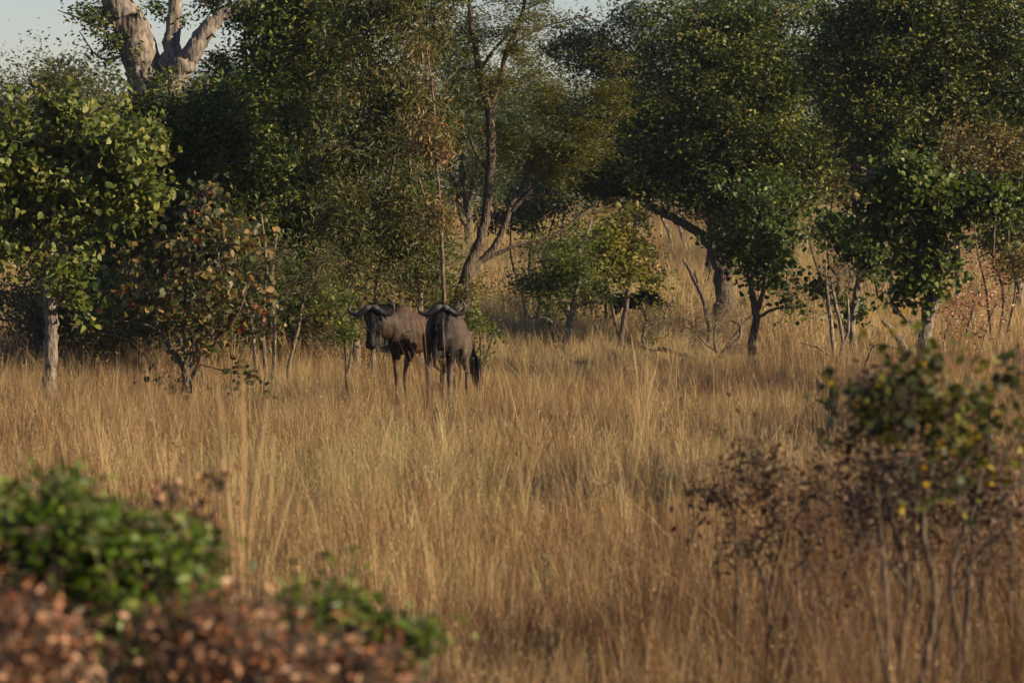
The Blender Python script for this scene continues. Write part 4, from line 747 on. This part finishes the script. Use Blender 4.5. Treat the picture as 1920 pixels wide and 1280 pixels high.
# ------------------------------------------------------------------ grass
def tuft(nb, hgt, rad, lean, wid, seed=0.0, segs=5, bend=.25):
    V = []; I = []; A = []; k = 0
    for b in range(nb):
        a = random.uniform(0, 2 * math.pi); r = rad * math.sqrt(random.random()); p = np.array((math.cos(a) * r, math.sin(a) * r, -0.02))
        h = hgt * random.uniform(.45, 1.15); la = random.uniform(0, 2 * math.pi); ln = abs(random.gauss(0, lean)); bd = random.uniform(0, bend)
        if random.random() < .08: ln += .7
        d = np.array((math.cos(la), math.sin(la), 0)); sa = random.uniform(0, math.pi); sv = np.array((math.cos(sa), math.sin(sa), 0)); tn = random.random()
        w0 = wid * random.uniform(.6, 1.2)
        for j in range(segs):
            q = j / (segs - 1); c = p + np.array((0, 0, 1)) * h * q * (1 - .25 * ln * q) + d * h * (ln * q + bd * q ** 2.5); ww = w0 * (1 - .75 * q)
            V += [c - sv * ww / 2, c + sv * ww / 2]; A += [tn] * 2
        for j in range(segs - 1): b0 = k + 2 * j; I += [b0, b0 + 1, b0 + 3, b0 + 2]
        k += 2 * segs
        if random.random() < seed * .6:
            e = c; dd = d * .4 + np.array((0, 0, 1)); 
            for _ in range(5):
                o = e - dd * random.uniform(0, .14); sp = np.array((random.gauss(0, 1), random.gauss(0, 1), random.uniform(.5, 1.5))); sp /= np.linalg.norm(sp); sz = random.uniform(.02, .035)
                x = np.cross(sp, rng.normal(size=3)); x /= np.linalg.norm(x); V += [o, o + sp * sz * .5 + x * .003, o + sp * sz, o + sp * sz * .5 - x * .003]; A += [min(1, tn * .5 + .5)] * 4; I += [k, k + 1, k + 2, k + 3]; k += 4
    return mesh_np('grass_tuft', np.array(V), 4, I, M['grass'], A)

def vnoise(x, y, s, seed):
    r = np.random.default_rng(seed); g = r.random((64, 64)); u = x * s; v = y * s; i = np.floor(u).astype(int); j = np.floor(v).astype(int); fu = u - i; fv = v - j
    fu = fu * fu * (3 - 2 * fu); fv = fv * fv * (3 - 2 * fv); G = lambda a, b: g[a % 64, b % 64]
    return (G(i, j) * (1 - fu) + G(i + 1, j) * fu) * (1 - fv) + (G(i, j + 1) * (1 - fu) + G(i + 1, j + 1) * fu) * fv

def grass_layer(name, label, tufts, pts, scales, tints):
    col = bpy.data.collections.new(name + '_source')
    for i, me in enumerate(tufts): col.objects.link(bpy.data.objects.new('tuft_%02d' % i, me))
    me = bpy.data.meshes.new(name); me.vertices.add(len(pts)); me.vertices.foreach_set('co', pts.astype(np.float32).ravel())
    n = len(pts)
    for nm, v in (('sc', scales), ('itint', tints), ('rz', rng.uniform(0, 2 * math.pi, n))):
        a = me.attributes.new(nm, 'FLOAT', 'POINT'); a.data.foreach_set('value', v.astype(np.float32))
    a = me.attributes.new('pick', 'INT', 'POINT'); a.data.foreach_set('value', rng.integers(0, len(tufts), n).astype(np.int32))
    me.materials.append(M['grass'])
    o = tag(link(name, me), label, 'grass', kind='stuff')
    ng = bpy.data.node_groups.new(name, 'GeometryNodeTree'); ng.interface.new_socket('Geometry', in_out='INPUT', socket_type='NodeSocketGeometry'); ng.interface.new_socket('Geometry', in_out='OUTPUT', socket_type='NodeSocketGeometry')
    N = ng.nodes; L = ng.links; gi = N.new('NodeGroupInput'); go = N.new('NodeGroupOutput'); mp = N.new('GeometryNodeMeshToPoints'); ip = N.new('GeometryNodeInstanceOnPoints')
    ci = N.new('GeometryNodeCollectionInfo'); ci.inputs['Collection'].default_value = col; ci.inputs['Separate Children'].default_value = True; ci.inputs['Reset Children'].default_value = True
    def attr(nm, tp='FLOAT'): a = N.new('GeometryNodeInputNamedAttribute'); a.data_type = tp; a.inputs[0].default_value = nm; return next(s for s in a.outputs if s.enabled)
    L.new(gi.outputs[0], mp.inputs[0]); L.new(mp.outputs[0], ip.inputs['Points']); L.new(ci.outputs[0], ip.inputs['Instance']); ip.inputs['Pick Instance'].default_value = True
    L.new(attr('pick', 'INT'), ip.inputs['Instance Index']); cx = N.new('ShaderNodeCombineXYZ'); L.new(attr('rz'), cx.inputs[2]); L.new(cx.outputs[0], ip.inputs['Rotation']); L.new(attr('sc'), ip.inputs['Scale'])
    L.new(ip.outputs[0], go.inputs[0])
    md = o.modifiers.new('grass', 'NODES'); md.node_group = ng
    return o

def scatter(d0, d1, dens, margin=3.5, clump=None):
    A = 0; out = []
    n = int(((d1 - d0) * margin * 2 + 0.12 * (d1 ** 2 - d0 ** 2) * 2) * dens * 1.0)
    n = int(n * 1.6); y = rng.uniform(d0, d1, n * 2); x = rng.uniform(-1, 1, n * 2) * (0.125 * d1 + margin)
    k = np.abs(x) < 0.125 * y + margin; x = x[k]; y = y[k]; k = (.55 * vnoise(x, y, 2.2, 11) + .45 * vnoise(x, y, 5.0, 12) + .12 * rng.normal(size=len(x))) > .40; x = x[k]; y = y[k]; m = int((margin * 2 * (d1 - d0) + 0.125 * (d1 ** 2 - d0 ** 2)) * dens); x = x[:m]; y = y[:m]
    return x, y
def tint_at(x, y):
    t = -0.10 + 0.40 * vnoise(x, y, .35, 1) + 0.26 * vnoise(x, y, 1.1, 2) + rng.normal(size=len(x)) * .11
    # greener swale in front of the animals
    D = y; px = 960 + x / D * F; t = t + .16 * np.exp(-((y - 76) / 12) ** 4) * (px > 880) * (px < 1420); g = np.exp(-((D - 40) / 6) ** 2) * np.exp(-((px - 850) / 420) ** 2)
    return np.clip(t + .75 * g * (vnoise(x, y, .9, 5) > .45) * rng.random(len(x)) ** .7, -0.15, .85)
def height_at(x, y):
    h = .35 + .7 * vnoise(x, y, .3, 3) + .8 * vnoise(x, y, 1.1, 4) ** 1.5
    px = 960 + x / y * F
    clear = np.exp(-((y - 72) / 8) ** 2) * (px > 880) * (px < 1420)   # short cropped ground in the clearing
    clear = np.exp(-((y - 76) / 13) ** 4) * (px > 870) * (px < 1440)
    return h * (1 - .58 * clear) * np.where((y > 46) & (y < 66), .72, 1.0)
short = [tuft(46, .30, .17, .50, .006, .0) for _ in range(7)]
mid = [tuft(34, .46, .12, .34, .0055, .2) for _ in range(7)]
tall = [tuft(9, .80, .08, .14, .005, .8, 6) for _ in range(6)]
bunch = [tuft(15, .58, .045, .15, .006, .25, 6, .18) for _ in range(8)]
farT = [tuft(30, .52, .22, .18, .011, .2, 4) for _ in range(5)]
x, y = scatter(9, 34, 13, 2.5); h = height_at(x, y); grass_layer('grass_near', 'dense dry tan grass covering the foreground', short + mid, np.stack([x, y, gz(x, y)], 1), h * rng.uniform(.7, 1.2, len(x)), tint_at(x, y))
x, y = scatter(34, 72, 12, 3.0); h = height_at(x, y); grass_layer('grass_middle', 'dry tan grass around the wildebeests', short + mid, np.stack([x, y, gz(x, y)], 1), h * rng.uniform(.6, 1.1, len(x)), tint_at(x, y))
x, y = scatter(72, 190, 4.5, 5); grass_layer('grass_far', 'pale tall grass of the clearing beyond the trees', farT, np.stack([x, y, gz(x, y)], 1), height_at(x, y) * rng.uniform(.7, 1.4, len(x)), np.clip(tint_at(x, y) + .2, 0, .5))
x, y = scatter(9, 74, 6.0, 2.5); h = height_at(x, y); grass_layer('grass_bunches', 'narrow upright bunches of dry grass stems across the field', bunch, np.stack([x, y, gz(x, y)], 1), h * rng.uniform(.6, 1.3, len(x)), np.clip(tint_at(x, y) + rng.normal(size=len(x)) * .16, -.2, .5))
flat = [tuft(10, .7, .10, 1.3, .006, .2, 5, .6) for _ in range(5)]
x, y = scatter(14, 90, 1.1, 2.5); grass_layer('fallen_straw', 'bent and fallen straw lying across the grass', flat, np.stack([x, y, gz(x, y) + .12], 1), rng.uniform(.5, 1.0, len(x)), rng.uniform(.1, .45, len(x)))
x, y = scatter(14, 66, 2.2, 2.5); k = vnoise(x, y, .8, 9) > .35; x = x[k]; y = y[k]
grass_layer('tall_grass', 'tall straw stalks with seed heads standing above the grass', tall, np.stack([x, y, gz(x, y)], 1), rng.uniform(.7, 1.15, len(x)), np.clip(.25 + tint_at(x, y) * .6, 0, .5))

weed = [tuft(16, 1.3, .16, .16, .0075, .0, 7, .30) for _ in range(6)]
x, y = scatter(14, 30, 9.0, 2.0); px = 960 + x / y * F; k = (px > 1230 + 60 * rng.normal(size=len(px))) & ((px > 1500) | (rng.random(len(px)) < .5)); x = x[k]; y = y[k]
grass_layer('weed_stems', 'dark reddish brown upright weed stems in the lower right', weed, np.stack([x, y, gz(x, y)], 1), rng.uniform(.6, 1.15, len(x)), rng.uniform(-.45, .12, len(x)))

# individually visible tall stalk clumps
def stalks(label, px, D, n, h, spread, lean, wid=.006, tn=.55):
    x0, _, z0 = place(px, D); V = []; I = []; A = []; k = 0
    for b in range(n):
        p = np.array((random.gauss(0, spread), random.gauss(0, spread), -.03)); hh = h * random.uniform(.7, 1.1); d = np.array((lean + random.gauss(0, .10), random.gauss(0, .08), 0)); sv = np.array((1, random.uniform(-.5, .5), 0)); segs = 8; t_ = min(1, max(0, random.gauss(tn, .12)))
        for j in range(segs):
            q = j / (segs - 1); c = p + np.array((0, 0, 1)) * hh * q + d * hh * q ** 1.6; ww = wid * (1 - .6 * q)
            if q > .8: ww *= 2.2
            V += [c - sv * ww / 2, c + sv * ww / 2]; A += [t_] * 2
        for j in range(segs - 1): b0 = k + 2 * j; I += [b0, b0 + 1, b0 + 3, b0 + 2]
        k += 2 * segs
    r = thing('grass_clump', label, 'grass clump', (x0, D, z0)); me = mesh_np('stalks', np.array(V), 4, I, M['stalk'], A); link('stalks', me, r)['kind'] = 'stuff'
M['stalk'] = leaf_mat('stalk', [(0.0, (0.13, 0.06, 0.028)), (0.5, (0.33, 0.20, 0.09)), (1.0, (0.45, 0.33, 0.16))], .3, .5)
stalks('blurred upright pale grass stalks in front of the leaning sapling', 455, 19, 26, 1.75, .05, .0, .007, .7)
stalks('rusty grass stalks leaning left across the flank of the left wildebeest', 812, 44, 14, 1.5, .06, -.20, .005, .12)
stalks('thin brown stalks slanting before the legs of the right wildebeest', 880, 46, 8, 1.1, .10, -.45, .004, .15)
stalks('long straw stalk bending left before the blurred right bush', 1900, 20, 4, 1.5, .03, -.30, .006, .4)
stalks('pale tall stalks between the wildebeests and the clearing', 1205, 44, 12, 1.35, .12, .03, .006, .8)
stalks('single dark weed stalk in the open grass below centre', 985, 26, 2, 1.05, .02, -.08, .010, .0)

# ------------------------------------------------------------------ thin evening haze
def haze():
    x0, x1, y0, y1, z0, z1 = -60, 60, -6, 225, -1.2, 14
    V = [(x, y, z) for z in (z0, z1) for x, y in ((x0, y0), (x1, y0), (x1, y1), (x0, y1))]
    Fq = [0, 3, 2, 1, 4, 5, 6, 7, 0, 1, 5, 4, 1, 2, 6, 5, 2, 3, 7, 6, 3, 0, 4, 7]
    m = bpy.data.materials.new('haze'); m.use_nodes = True; N = m.node_tree.nodes; N.remove(N['Principled BSDF'])
    v = N.new('ShaderNodeVolumePrincipled'); v.inputs['Density'].default_value = HAZE; v.inputs['Color'].default_value = (.80, .88, 1, 1); v.inputs['Anisotropy'].default_value = 0.2
    m.node_tree.links.new(v.outputs[0], N['Material Output'].inputs['Volume'])
    tag(link('haze', mesh_np('haze', np.array(V, float), 4, Fq, m)), kind='stuff')
HAZE = 0.0001
haze()
